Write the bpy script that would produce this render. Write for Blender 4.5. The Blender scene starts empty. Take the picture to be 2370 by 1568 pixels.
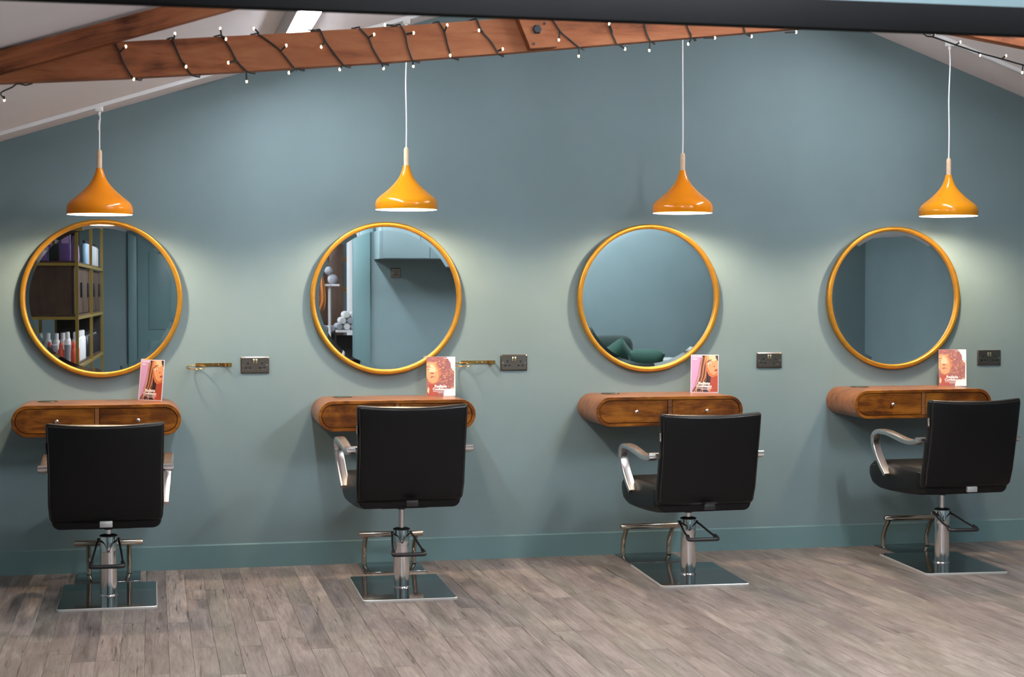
import bpy, bmesh, math, random
from mathutils import Vector, Matrix
random.seed(7)
PI = math.pi
SC = bpy.context.scene
COL = SC.collection

# ------------------------------------------------------------------ camera
cam_d = bpy.data.cameras.new('camera')
cam = bpy.data.objects.new('camera', cam_d)
COL.objects.link(cam)
YAW, PITCH, FPX = 0.2148, -0.0277, 3820.985
fw = Vector((math.sin(YAW)*math.cos(PITCH), math.cos(YAW)*math.cos(PITCH), math.sin(PITCH)))
rt = Vector((math.cos(YAW), -math.sin(YAW), 0))
up = rt.cross(fw)
mat = Matrix((( rt.x, up.x, -fw.x, 0.0), (rt.y, up.y, -fw.y, -8.5946), (rt.z, up.z, -fw.z, 1.4172), (0, 0, 0, 1)))
cam.matrix_world = mat
cam_d.sensor_width = 36.0
cam_d.lens = FPX/2370*36.0
cam_d.clip_start = 0.05
cam_d.dof.use_dof = True
cam_d.dof.focus_distance = 8.3
cam_d.dof.aperture_fstop = 5.0
SC.camera = cam

# ------------------------------------------------------------------ world, exposure
w = bpy.data.worlds.new('world')
SC.world = w
w.use_nodes = True
w.node_tree.nodes['Background'].inputs[0].default_value = (0.5, 0.55, 0.6, 1)
w.node_tree.nodes['Background'].inputs[1].default_value = 0.1
SC.view_settings.view_transform = 'Standard'
SC.view_settings.look = 'None'
SC.view_settings.gamma = 1.0
SC.view_settings.exposure = 0.08
SC.view_settings.use_curve_mapping = False

LED_STRENGTH = 150.0       # ceiling battens (full output)
BULB_STRENGTH = 1080.0     # pendant bulbs

# ------------------------------------------------------------------ materials
MATS = {}
def mk(name, col, rough=0.5, metal=0.0, coat=0.0, emit=None, es=0.0, spec=0.5, coat_rough=0.08):
    m = bpy.data.materials.new(name); m.use_nodes = True
    b = m.node_tree.nodes['Principled BSDF']
    b.inputs['Base Color'].default_value = (*col, 1)
    b.inputs['Roughness'].default_value = rough
    b.inputs['Metallic'].default_value = metal
    b.inputs['Coat Weight'].default_value = coat
    b.inputs['Coat Roughness'].default_value = coat_rough
    b.inputs['Specular IOR Level'].default_value = spec
    if emit:
        b.inputs['Emission Color'].default_value = (*emit, 1)
        b.inputs['Emission Strength'].default_value = es
    MATS[name] = m
    return m
def N(m, t, **kw):
    n = m.node_tree.nodes.new(t)
    for k, v in kw.items(): setattr(n, k, v)
    return n
def L(m, a, b): m.node_tree.links.new(a, b)
def ramp(m, fac, stops):
    r = N(m, 'ShaderNodeValToRGB')
    while len(r.color_ramp.elements) < len(stops): r.color_ramp.elements.new(0.5)
    for e, (p, c) in zip(r.color_ramp.elements, stops):
        e.position = p; e.color = (*c, 1)
    L(m, fac, r.inputs[0])
    return r
def coords(m, scale=(1, 1, 1), kind='Object', rnd=False):
    tc = N(m, 'ShaderNodeTexCoord'); mp = N(m, 'ShaderNodeMapping')
    mp.inputs['Scale'].default_value = scale
    L(m, tc.outputs[kind], mp.inputs[0])
    if rnd:
        oi = N(m, 'ShaderNodeObjectInfo'); mu = N(m, 'ShaderNodeMath', operation='MULTIPLY'); mu.inputs[1].default_value = 37.0
        L(m, oi.outputs['Random'], mu.inputs[0])
        cx = N(m, 'ShaderNodeCombineXYZ')
        for i in range(3): L(m, mu.outputs[0], cx.inputs[i])
        L(m, cx.outputs[0], mp.inputs['Location'])
    return mp.outputs[0]
def noise(m, vec, scale, detail=4, rough=0.55, dist=0.0):
    n = N(m, 'ShaderNodeTexNoise')
    n.inputs['Scale'].default_value = scale; n.inputs['Detail'].default_value = detail
    n.inputs['Roughness'].default_value = rough; n.inputs['Distortion'].default_value = dist
    L(m, vec, n.inputs['Vector'])
    return n.outputs[0]
def bump(m, h, strength, dist=0.002):
    b = N(m, 'ShaderNodeBump'); b.inputs['Strength'].default_value = strength; b.inputs['Distance'].default_value = dist
    L(m, h, b.inputs['Height']); L(m, b.outputs[0], m.node_tree.nodes['Principled BSDF'].inputs['Normal'])
def P(m): return m.node_tree.nodes['Principled BSDF']

def paint(name, col, var=0.05, rough=0.6):
    m = mk(name, col, rough, spec=0.35)
    v = coords(m); n = noise(m, v, 2.3, 5)
    r = ramp(m, n, [(0.3, tuple(c*(1-var) for c in col)), (0.7, tuple(c*(1+var) for c in col))])
    L(m, r.outputs[0], P(m).inputs['Base Color'])
    bump(m, noise(m, v, 260, 2), 0.08, 0.0008)
    return m
TEAL = (0.172, 0.240, 0.256)
paint('teal_paint', TEAL)
paint('teal_trim_paint', (0.142, 0.236, 0.248), 0.03, 0.4)
paint('white_ceiling_paint', (0.86, 0.815, 0.815), 0.02, 0.8)
paint('grey_steel_paint', (0.0065, 0.0065, 0.0068), 0.1, 0.9)
P(MATS['grey_steel_paint']).inputs['Specular IOR Level'].default_value = 0.12

def wood(name, dark, mid, light, gscale, rough=0.4, coat=0.0, rnd=True, knots=0.0, axis='X', det=0.5):
    m = mk(name, mid, rough, coat=coat)
    s = {'X': (1, 7, 7), 'Y': (7, 1, 7), 'Z': (7, 7, 1)}[axis]
    v = coords(m, s, rnd=rnd)
    v1 = coords(m, (1, 1, 1), rnd=rnd)
    a = noise(m, v, gscale, 6, 0.65, 0.6)
    b = noise(m, v1, gscale*1.1, 3, 0.5, 0.8)
    mx = N(m, 'ShaderNodeMix'); mx.inputs[0].default_value = det
    L(m, a, mx.inputs[2]); L(m, b, mx.inputs[3])
    r = ramp(m, mx.outputs[0], [(0.33, dark), (0.48, mid), (0.62, light), (0.78, mid)])
    L(m, r.outputs[0], P(m).inputs['Base Color'])
    bump(m, a, 0.12, 0.001)
    return m
wood('mango_wood', (0.018, 0.0045, 0.001), (0.150, 0.040, 0.003), (0.34, 0.115, 0.010), 5.0, 0.48, 0.0, det=0.5)
P(MATS['mango_wood']).inputs['Specular IOR Level'].default_value = 0.22
wood('mango_wood_side', (0.070, 0.020, 0.006), (0.20, 0.068, 0.018), (0.30, 0.115, 0.032), 4.0, 0.36, 0.2, det=0.4)
wood('beam_timber', (0.065, 0.016, 0.006), (0.275, 0.086, 0.032), (0.37, 0.135, 0.056), 2.4, 0.65, rnd=True, det=0.4)
P(MATS['beam_timber']).inputs['Specular IOR Level'].default_value = 0.25
wood('pale_beech', (0.62, 0.40, 0.24), (0.72, 0.50, 0.32), (0.78, 0.57, 0.38), 14.0, 0.5, axis='Z')
wood('walnut_board', (0.030, 0.014, 0.008), (0.062, 0.031, 0.018), (0.085, 0.043, 0.026), 3.0, 0.5, axis='Z')

def floor_mat(name, stuff=False):
    m = mk(name, (0.2, 0.18, 0.17), 0.42, spec=0.35)
    oi = N(m, 'ShaderNodeObjectInfo')
    v = coords(m, (34, 1.3, 1), rnd=not stuff)
    v1 = coords(m, (5.0, 0.9, 1), rnd=not stuff)
    a = noise(m, v, 3.2, 7, 0.68, 1.1)
    b = noise(m, v1, 3.0, 4, 0.6, 0.6)
    cr = noise(m, coords(m, (30, 1.0, 1), rnd=not stuff), 2.1, 4, 0.6, 1.4)
    mx = N(m, 'ShaderNodeMix'); mx.inputs[0].default_value = 0.5
    L(m, a, mx.inputs[2]); L(m, b, mx.inputs[3])
    r = ramp(m, mx.outputs[0], [(0.29, (0.050, 0.040, 0.037)), (0.42, (0.150, 0.130, 0.122)), (0.54, (0.245, 0.219, 0.206)), (0.68, (0.365, 0.332, 0.315))])
    crk = ramp(m, cr, [(0.335, (0.16, 0.13, 0.12)), (0.385, (1, 1, 1))])
    mu = N(m, 'ShaderNodeMix', data_type='RGBA', blend_type='MULTIPLY'); mu.inputs[0].default_value = 0.8
    L(m, r.outputs[0], mu.inputs[6]); L(m, crk.outputs[0], mu.inputs[7])
    tint = ramp(m, oi.outputs['Random'], [(0.0, (0.74, 0.69, 0.71)), (0.22, (1.04, 0.93, 0.89)), (0.42, (0.86, 0.84, 0.78)), (0.62, (1.18, 1.08, 1.03)), (0.82, (0.90, 0.80, 0.79)), (1.0, (1.06, 1.0, 0.93))])
    mu2 = N(m, 'ShaderNodeMix', data_type='RGBA', blend_type='MULTIPLY'); mu2.inputs[0].default_value = 1.0
    L(m, mu.outputs[2], mu2.inputs[6]); L(m, tint.outputs[0], mu2.inputs[7])
    L(m, mu2.outputs[2], P(m).inputs['Base Color'])
    bump(m, a, 0.1, 0.0008)
    return m
floor_mat('grey_oak_vinyl')
floor_mat('grey_oak_vinyl_far', True)

m = mk('gold_frame', (0.62, 0.31, 0.045), 0.34, 0.75)
r = ramp(m, noise(m, coords(m, (1, 1, 1)), 30, 3), [(0.35, (0.54, 0.255, 0.030)), (0.7, (0.62, 0.310, 0.042))])
L(m, r.outputs[0], P(m).inputs['Base Color'])
mk('mirror_glass', (0.86, 0.90, 0.90), 0.0, 1.0)
mk('orange_enamel', (0.86, 0.255, 0.001), 0.22, coat=0.4, coat_rough=0.02, spec=0.3)
mk('amber_enamel', (0.74, 0.27, 0.004), 0.22, coat=0.4, coat_rough=0.02, spec=0.3)
mk('white_enamel', (0.9, 0.88, 0.84), 0.5)
mk('white_plastic', (0.88, 0.87, 0.87), 0.4)
mk('warm_bulb', (1, 0.9, 0.75), 0.5, emit=(0.95, 0.74, 0.51), es=BULB_STRENGTH)
for nm_, k_ in (('led_diffuser_dimmed', 0.43), ('led_diffuser', 0.80), ('led_diffuser_full', 1.60)):
    mk(nm_, (0.9, 0.9, 0.95), 0.5, emit=(0.88, 0.93, 1.0), es=LED_STRENGTH*k_)
mk('led_housing', (0.55, 0.55, 0.56), 0.4)
mk('fairy_led', (1, 0.85, 0.6), 0.3, emit=(1.0, 0.84, 0.58), es=3.5)
mk('fairy_wire', (0.012, 0.016, 0.014), 0.5)
m = mk('black_leather', (0.0045, 0.0045, 0.0048), 0.42, coat=0.05, coat_rough=0.25, spec=0.25)
bump(m, noise(m, coords(m, (1, 1, 1)), 150, 4), 0.10, 0.001)
m = mk('leather_edge', (0.020, 0.017, 0.015), 0.30, coat=0.35, coat_rough=0.15)
bump(m, noise(m, coords(m, (1, 1, 1)), 150, 4), 0.12, 0.001)
mk('stitch_thread', (0.10, 0.085, 0.07), 0.6)
mk('chrome', (0.80, 0.79, 0.79), 0.10, 1.0)
mk('polished_aluminium', (0.74, 0.71, 0.70), 0.25, 1.0)
m = mk('mirror_steel', (0.33, 0.345, 0.34), 0.07, 1.0)
mk('steel_edge', (0.66, 0.64, 0.61), 0.35, 0.55)
mk('brushed_bronze_steel', (0.56, 0.47, 0.39), 0.22, 1.0)
mk('black_rubber', (0.02, 0.018, 0.018), 0.45)
mk('satin_plate', (0.62, 0.62, 0.61), 0.4, 0.6)
mk('tag_black', (0.012, 0.012, 0.012), 0.7)
mk('print_white', (0.86, 0.84, 0.84), 0.5)
mk('brass', (0.72, 0.42, 0.13), 0.22, 1.0)
mk('antique_brass', (0.19, 0.16, 0.11), 0.26, 1.0)
mk('dark_bronze_plate', (0.22, 0.19, 0.16), 0.30, 1.0)
mk('pale_brass', (0.72, 0.62, 0.40), 0.25, 1.0)
mk('socket_hole', (0.006, 0.006, 0.006), 0.5)
mk('iron_bolt', (0.035, 0.035, 0.04), 0.45, 0.7)
mk('groove_brown', (0.035, 0.010, 0.003), 0.7)  # dark brown of the slab showing in the plank joints
# small stuff seen in the mirrors
m = mk('green_velvet', (0.006, 0.050, 0.034), 0.85)
P(m).inputs['Sheen Weight'].default_value = 0.15
m = mk('dark_green_velvet', (0.003, 0.017, 0.014), 0.9)
P(m).inputs['Sheen Weight'].default_value = 0.15
mk('pale_board', (0.42, 0.47, 0.45), 0.5)
mk('olive_gold_metal', (0.36, 0.25, 0.06), 0.4, 0.55)
mk('bottle_white', (0.80, 0.79, 0.80), 0.35)
mk('bottle_red', (0.72, 0.10, 0.055), 0.3)
mk('bottle_grey', (0.30, 0.30, 0.34), 0.35)
mk('bottle_black', (0.02, 0.02, 0.025), 0.3)
mk('bottle_blue', (0.34, 0.55, 0.75), 0.35)
mk('bottle_pink', (0.80, 0.33, 0.36), 0.35)
mk('bottle_mint', (0.50, 0.72, 0.66), 0.35)
mk('purple_card', (0.16, 0.085, 0.33), 0.5)
mk('lilac_foil', (0.46, 0.32, 0.62), 0.3)
mk('towel_grey', (0.34, 0.35, 0.38), 0.95)
mk('towel_white', (0.72, 0.72, 0.72), 0.95)
mk('towel_beige', (0.55, 0.40, 0.30), 0.95)
mk('ginger_wig', (0.55, 0.20, 0.05), 0.6)
mk('rack_dark', (0.03, 0.027, 0.026), 0.5)

# ------------------------------------------------------------------ mesh helpers
def fin(bm, name, mats, parent=None, ang=35, smooth=True, loc=None):
    bmesh.ops.recalc_face_normals(bm, faces=bm.faces[:])
    ca = math.radians(ang)
    for f in bm.faces: f.smooth = smooth
    if smooth:
        for e in bm.edges:
            if len(e.link_faces) == 2 and e.calc_face_angle(0) > ca: e.smooth = False
    me = bpy.data.meshes.new(name); bm.to_mesh(me); bm.free()
    if not isinstance(mats, (list, tuple)): mats = [mats]
    for x in mats: me.materials.append(MATS[x])
    o = bpy.data.objects.new(name, me); COL.objects.link(o)
    if parent is not None: o.parent = parent
    if loc: o.location = loc
    return o
def BM(): return bmesh.new()
def box(bm, x0, x1, y0, y1, z0, z1, bev=0.0, seg=2, mi=0, M=None):
    b2 = bmesh.new()
    vs = [b2.verts.new((x, y, z)) for x in (x0, x1) for y in (y0, y1) for z in (z0, z1)]
    for q in ((0, 1, 3, 2), (4, 6, 7, 5), (0, 4, 5, 1), (2, 3, 7, 6), (0, 2, 6, 4), (1, 5, 7, 3)):
        b2.faces.new([vs[i] for i in q])
    if bev > 0:
        bmesh.ops.bevel(b2, geom=b2.edges[:], offset=bev, segments=seg, profile=0.5, affect='EDGES')
    merge(bm, b2, mi, M)
def merge(bm, b2, mi=0, M=None):
    vm = {}
    for v in b2.verts:
        vm[v] = bm.verts.new(M @ v.co if M else v.co)
    for f in b2.faces:
        try:
            nf = bm.faces.new([vm[v] for v in f.verts]); nf.material_index = mi
        except ValueError: pass
    b2.free()
def loft(bm, loops, cap=True, closed=False, mi=0):
    R = [[bm.verts.new(p) for p in lp] for lp in loops]
    n = len(R[0]); K = len(R)
    for k in range(K if closed else K-1):
        a, b = R[k], R[(k+1) % K]
        for i in range(n):
            f = bm.faces.new((a[i], a[(i+1) % n], b[(i+1) % n], b[i])); f.material_index = mi
    if cap and not closed:
        f = bm.faces.new(R[0][::-1]); f.material_index = mi
        f = bm.faces.new(R[-1]); f.material_index = mi
    return R
def lathe(bm, prof, n=32, cx=0, cy=0, cz=0, axis='Z', mi=0, cap=True):
    loops = []
    for r, h in prof:
        lp = []
        for i in range(n):
            a = 2*PI*i/n
            c, s = r*math.cos(a), r*math.sin(a)
            if axis == 'Z': lp.append((cx+c, cy+s, cz+h))
            elif axis == 'Y': lp.append((cx+c, cy+h, cz+s))
            else: lp.append((cx+h, cy+c, cz+s))
        loops.append(lp)
    return loft(bm, loops, cap=cap, mi=mi)
def frames(path):
    pts = [Vector(p) for p in path]; T = []
    for i in range(len(pts)):
        a = pts[max(i-1, 0)]; b = pts[min(i+1, len(pts)-1)]
        T.append((b-a).normalized())
    n = T[0].orthogonal().normalized(); out = []
    for i in range(len(pts)):
        if i: n = (n - T[i]*n.dot(T[i])).normalized()
        out.append((pts[i], T[i], n, T[i].cross(n)))
    return out
def tube(bm, path, r, n=10, mi=0, cap=True):
    loops = []
    for i, (p, t, a, b) in enumerate(frames(path)):
        rr = r[i] if isinstance(r, (list, tuple)) else r
        loops.append([p + a*rr*math.cos(2*PI*k/n) + b*rr*math.sin(2*PI*k/n) for k in range(n)])
    loft(bm, loops, cap=cap, mi=mi)
def sweep_x(bm, path, prof, mi=0):
    """sweep a profile (x offset, normal offset) along a path in the y-z plane"""
    pts = [Vector(p) for p in path]; loops = []
    for i, p in enumerate(pts):
        a = pts[max(i-1, 0)]; b = pts[min(i+1, len(pts)-1)]; t = (b-a).normalized()
        nrm = Vector((1, 0, 0)).cross(t)
        loops.append([p + Vector((u, 0, 0)) + nrm*v for u, v in prof])
    loft(bm, loops, mi=mi)
def rrect(w, h, r, n=4, cx=0, cy=0):
    pts = []
    for qx, qy, a0 in ((1, 1, 0), (-1, 1, PI/2), (-1, -1, PI), (1, -1, 1.5*PI)):
        for k in range(n+1):
            a = a0 + k*(PI/2)/n
            pts.append((cx + qx*(w/2-r) + r*math.cos(a), cy + qy*(h/2-r) + r*math.sin(a)))
    return pts
def smooth_path(pts, k=4):
    P_ = [Vector(p) for p in pts]; out = []
    for i in range(len(P_)-1):
        p0 = P_[max(i-1, 0)]; p1 = P_[i]; p2 = P_[i+1]; p3 = P_[min(i+2, len(P_)-1)]
        for j in range(k):
            t = j/k
            out.append(0.5*((2*p1)+(p2-p0)*t+(2*p0-5*p1+4*p2-p3)*t*t+(3*p1-p0-3*p2+p3)*t**3))
    out.append(P_[-1])
    return out
def empty(name, loc, rz=0, label=None, cat=None, group=None):
    o = bpy.data.objects.new(name, None); COL.objects.link(o)
    o.empty_display_size = 0.1
    o.location = loc; o.rotation_euler = (0, 0, rz)
    tag(o, label, cat, group)
    return o
def tag(o, label=None, cat=None, group=None, kind=None):
    if label: o['label'] = label
    if cat: o['category'] = cat
    if group: o['group'] = group
    if kind: o['kind'] = kind
    return o
def struct(o): o['kind'] = 'structure'; return o
def inst(src, parent=None, loc=None, rot=None, mat=None, name=None):
    c = src.copy(); COL.objects.link(c)
    if parent is not None: c.parent = parent
    if loc is not None: c.location = loc
    if rot is not None: c.rotation_euler = rot
    return c

# ------------------------------------------------------------------ room shell
XL, XR, RX, RZ = -1.70, 6.55, 2.782, 3.278          # side walls, ridge
def zc(x): return 2.4003+0.3156*x if x < RX else 4.280-0.36*x
YP, YB = -5.90, -9.80                              # partition wall, rear wall
def gable(bm, y0, y1, x0, x1, z0=0.0):
    xs = [x0] + ([RX] if x0 < RX < x1 else []) + [x1]
    top = [(x, zc(x)) for x in xs]
    loop = [(x0, z0), (x1, z0)] + top[::-1]
    loft(bm, [[(x, y0, z) for x, z in loop], [(x, y1, z) for x, z in loop]])
bm = BM(); gable(bm, 0.0, 0.12, XL-0.12, XR+0.12)
struct(fin(bm, 'wall_back', 'teal_paint', smooth=False))['label'] = 'teal painted gable wall behind the four styling stations'
bm = BM(); box(bm, XL-0.12, XL, YB, 0.0, 0, zc(XL)); struct(fin(bm, 'wall_left', 'teal_paint', smooth=False))
bm = BM(); box(bm, XR, XR+0.12, YP-0.1, 0.0, 0, zc(XR)); struct(fin(bm, 'wall_right', 'teal_paint', smooth=False))
bm = BM(); gable(bm, YP-0.10, YP, 1.74, XR); struct(fin(bm, 'wall_partition', 'teal_paint', smooth=False))
bm = BM(); gable(bm, YB-0.12, YB, XL-0.12, 3.0); struct(fin(bm, 'wall_rear', 'teal_paint', smooth=False))
bm = BM(); box(bm, 2.9, 3.0, YB, YP-0.1, 0, zc(2.9)); struct(fin(bm, 'wall_rear_right', 'teal_paint', smooth=False))
YL = -4.60
bm = BM(); lp = [(-0.735, 2.166), (5.865, 2.166), (5.215, 2.40), (0.0, 2.40)]
loft(bm, [[(a, YL, b) for a, b in lp], [(a, YL+0.09, b) for a, b in lp]])
o = struct(fin(bm, 'trim_5', 'teal_paint', smooth=False)); o['label'] = 'teal boxed casing on top of the dark steel beam'
bm = BM(); box(bm, XL, XR, YL-0.03, YL+0.012, 2.0925, 2.1665, 0.004)
o = struct(fin(bm, 'trim_1', 'grey_steel_paint')); o['label'] = 'dark grey steel beam crossing the room close to the viewer'
bm = BM(); box(bm, 1.735, 1.875, YP-0.13, YP+0.03, 0, zc(1.735)-0.02, 0.004)
struct(fin(bm, 'trim_2', 'teal_trim_paint'))
# ceiling slopes
for nm, x0, x1 in (('ceiling_left', XL-0.12, RX), ('ceiling_right', RX, XR+0.12)):
    bm = BM()
    lp = lambda y: [(x0, y, zc(x0)), (x1, y, zc(x1)-1e-4), (x1, y, zc(x1)+0.12), (x0, y, zc(x0)+0.12)]
    loft(bm, [lp(YB-0.12), lp(0.12)])
    o = struct(fin(bm, nm, 'white_ceiling_paint', smooth=False)); o.name = 'ceiling' if nm == 'ceiling_left' else 'ceiling.001'
# skirting board
def skirting(name, x0, x1, y0, y1):
    bm = BM(); box(bm, x0, x1, y0, y1, 0.0, 0.123)
    for v in bm.verts:
        if v.co.z > 0.1 and name == 'baseboard_back' and v.co.y < -0.01: v.co.z -= 0.005
    return struct(fin(bm, name, 'teal_trim_paint', smooth=False))
skirting('baseboard_back', XL, XR, -0.016, 0.0)
skirting('baseboard_left', XL, XL+0.016, YB, -0.016)
skirting('baseboard_right', XR-0.016, XR, YP, -0.016)
skirting('baseboard_partition', 1.88, XR-0.016, YP, YP+0.016)
# floor: slab + planks
bm = BM(); box(bm, XL-0.12, XR+0.12, YB-0.12, 0.12, -0.08, -0.006)
floor = struct(fin(bm, 'floor', 'groove_brown', smooth=False)); floor['label'] = 'grey oak plank floor'
PW = 0.0925
plank_me = {}
def plank_mesh(Lk):
    if Lk not in plank_me:
        bm = BM(); box(bm, -PW/2+0.0004, PW/2-0.0004, -Lk/2+0.0004, Lk/2-0.0004, -0.006, 0.0, 0.0007, 1)
        o = fin(bm, 'plank', 'grey_oak_vinyl', smooth=False); me = o.data
        bpy.data.objects.remove(o); plank_me[Lk] = me
    return plank_me[Lk]
def in_view(x, y):
    d = y + 8.5946
    if d < 5.7: return False
    return -0.115*d-0.18 < x < 0.585*d+0.25 and y > -2.95
stuff_bm = BM(); npl = 0
i = 0; x = XL + PW/2
LENS = (0.72, 0.90, 1.05, 1.22)
while x < XR:
    y = -0.0 + random.uniform(0.0, 0.9)
    while y > YB:
        Lk = random.choice(LENS); y0 = y - Lk; yc = (y+y0)/2
        if y0 < 0 and (in_view(x, min(y, 0)) or in_view(x, y0) or in_view(x, yc)):
            if y > 0:
                Lk2 = round(-y0, 2); ln = max(Lk2, 0.05); yc = y0 + ln/2
            else: ln = Lk
            o = bpy.data.objects.new('plank', plank_mesh(ln)); COL.objects.link(o)
            o.parent = floor; o.location = (x, yc, 0); npl += 1
        elif y0 < 0:
            box(stuff_bm, x-PW/2+0.0004, x+PW/2-0.0004, max(y0, YB)+0.0004, min(y, 0)-0.0004, -0.006, 0.0)
        y = y0
    x += PW
o = fin(stuff_bm, 'plank_rest', 'grey_oak_vinyl_far', floor, smooth=False); o['kind'] = 'stuff'
print('planks', npl)

# ------------------------------------------------------------------ roof truss timbers
TF = -2.72                                             # front face of the tie
truss = empty('roof_truss', (2.75, TF, 2.13), label='brown timber roof truss spanning the ceiling in front of the teal wall', cat='roof truss')
def tp(p): return (p[0]-2.75, p[1]-TF, p[2]-2.13)
def beam(name, a, b, depth, y0, y1, matn='beam_timber', par=truss, bev=0.003):
    """timber in a plane parallel to the wall: a, b = (x,z) of the lower edge ends"""
    A = Vector((a[0], 0, a[1])); B = Vector((b[0], 0, b[1])); d = (B-A); ln = d.length; d.normalize()
    ang = math.atan2(d.z, d.x)
    bm = BM(); box(bm, 0, ln, y0, y1, 0, depth, bev)
    o = fin(bm, name, matn, par)
    o.location = tp((A.x, 0, A.z)); o.location.y = -TF
    o.rotation_euler = (0, -ang, 0)
    return o
TIE = [(-1.55, 2.062), (-0.50, 2.131), (-0.07, 2.161), (0.373, 2.199), (0.832, 2.242), (1.306, 2.292), (1.796, 2.347), (2.269, 2.401), (2.80, 2.461)]
def tie_z(x, top):
    for (xa, za), (xb, zb) in zip(TIE, TIE[1:]):
        if x <= xb: break
    return za+(zb-za)*(x-xa)/(xb-xa) + (0.1245 if top else 0.0)
bm = BM()
loft(bm, [[tp((a, y_, b+h_)) for y_, h_ in ((TF, 0), (TF+0.055, 0), (TF+0.055, 0.1245), (TF, 0.1245))] for a, b in TIE])
fin(bm, 'tie_beam', 'beam_timber', truss, ang=20)
beam('tie_beam', (2.72, 2.462), (6.35, 1.93), 0.124, TF, TF+0.055)
beam('rafter', (-1.60, 1.808), (2.70, 3.165), 0.072, TF-0.055, TF-0.003)
beam('rafter', (2.84, 3.145), (6.45, 1.845), 0.072, TF-0.055, TF-0.003)
bm = BM()
sl = [(1.340, 2.300), (1.441, 2.309), (1.409, 2.398), (1.240, 2.858), (1.135, 2.858), (1.297, 2.402)]
loft(bm, [[tp((a, y_, b)) for a, b in sl] for y_ in (TF-0.045, TF-0.002)])
fin(bm, 'strut', 'beam_timber', truss, smooth=False)
# bolt with washer through the strut
bm = BM()
lathe(bm, [(0.002, -0.012), (0.014, -0.012), (0.014, -0.004), (0.018, -0.002), (0.018, 0.0)], 6, axis='Y')
o = fin(bm, 'bolt', 'iron_bolt', truss); o.location = tp((1.364, TF-0.046, 2.368))
for dx, dz in ((0.028, 0.022), (-0.012, -0.052)):
    bm = BM(); lathe(bm, [(0.002, -0.002), (0.005, -0.002), (0.005, 0.0)], 8, axis='Y')
    o = fin(bm, 'bolt_hole_plug', 'iron_bolt', truss); o.location = tp((1.364+dx, TF-0.046, 2.368+dz))

# ------------------------------------------------------------------ fairy lights
WR = [[[-0.117, 2.284], [-0.101, 2.247], [-0.089, 2.21], [-0.064, 2.167]], [[0.08, 2.297], [0.094, 2.256], [0.113, 2.216], [0.135, 2.177]], [[0.243, 2.315], [0.269, 2.274], [0.298, 2.229], [0.328, 2.193]], [[0.373, 2.327], [0.418, 2.293], [0.448, 2.267], [0.501, 2.205]], [[0.585, 2.344], [0.605, 2.307], [0.638, 2.262], [0.666, 2.225]], [[0.73, 2.358], [0.756, 2.323], [0.772, 2.289], [0.803, 2.241]], [[0.874, 2.369], [0.893, 2.342], [0.897, 2.293], [0.916, 2.251]], [[1.015, 2.385], [1.031, 2.352], [1.043, 2.313], [1.059, 2.268]], [[1.152, 2.398], [1.173, 2.361], [1.2, 2.326], [1.227, 2.291]], [[1.42, 2.43], [1.457, 2.371], [1.489, 2.347], [1.53, 2.315]], [[1.63, 2.447], [1.658, 2.373], [1.671, 2.346], [1.678, 2.330]], [[1.77, 2.46], [1.786, 2.385], [1.798, 2.354], [1.802, 2.345]], [[1.93, 2.475], [1.95, 2.40], [1.96, 2.375], [1.962, 2.362]], [[2.15, 2.5], [2.166, 2.42], [2.175, 2.392], [2.177, 2.383]]]
BL = [[-0.082, 2.265], [-0.056, 2.154], [0.084, 2.315], [0.121, 2.202], [0.239, 2.338], [0.258, 2.302], [0.266, 2.22], [0.329, 2.157], [0.355, 2.342], [0.467, 2.286], [0.476, 2.191], [0.59, 2.285], [0.655, 2.208], [0.541, 2.343], [0.777, 2.335], [0.811, 2.216], [0.919, 2.345], [0.918, 2.227], [0.817, 2.37], [1.041, 2.377], [1.052, 2.269], [1.157, 2.362], [1.244, 2.298], [1.453, 2.338], [1.528, 2.282], [1.643, 2.402], [1.704, 2.313], [1.797, 2.311], [1.947, 2.339], [2.051, 2.365], [2.195, 2.375], [2.372, 2.397], [-0.485, 2.072]]
fairy = empty('fairy_light_string', (1.0, TF, 2.2), label='dark fairy light string wound round the brown timber tie beam', cat='fairy lights')
def fp(p): return Vector((p[0]-1.0, p[1]-TF, p[2]-2.2))
wire = []
wire += [(-0.485, TF-0.012, 2.076), (-0.496, TF-0.012, 2.096), (-0.46, TF-0.006, 2.116), (-0.442, TF+0.01, tie_z(-0.442, 0)-0.004), (-0.40, TF+0.060, tie_z(-0.40, 0)+0.0), (-0.3, TF+0.06, 2.22), (-0.16, TF+0.06, tie_z(-0.16, 1)+0.003)]
for k, wl in enumerate(WR):
    x0 = wl[0][0]; x1 = wl[-1][0]
    wire.append((x0-0.02, TF+0.03, tie_z(x0, 1)+0.004))
    wire.append((x0-0.004, TF-0.003, tie_z(x0, 1)+0.004))
    for a, b in wl[:]: 
        wire.append((a + random.uniform(-.004, .004), TF-0.0045, min(b, tie_z(a, 1)+.001)))
    wire.append((x1+0.004, TF-0.003, tie_z(x1, 0)-0.004))
    wire.append((x1+0.03, TF+0.03, tie_z(x1, 0)-0.005))
    wire.append((x1+0.035, TF+0.06, tie_z(x1, 0)+0.004))
    nx = WR[k+1][0][0] if k+1 < len(WR) else x1+0.15
    wire.append(((x1+nx)/2, TF+0.0605, tie_z((x1+nx)/2, 0)+0.06))
    wire.append((nx-0.025, TF+0.06, tie_z(nx, 1)+0.002))
bm = BM(); tube(bm, [fp(p) for p in smooth_path(wire, 3)], 0.0028, 6)
fin(bm, 'wire', 'fairy_wire', fairy)
bm = BM(); lathe(bm, [(0.0015, -0.0055), (0.0034, -0.003), (0.0038, 0.002), (0.002, 0.0055)], 8)
bulb0 = fin(bm, 'bulb', 'fairy_led', fairy); first = True
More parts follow.
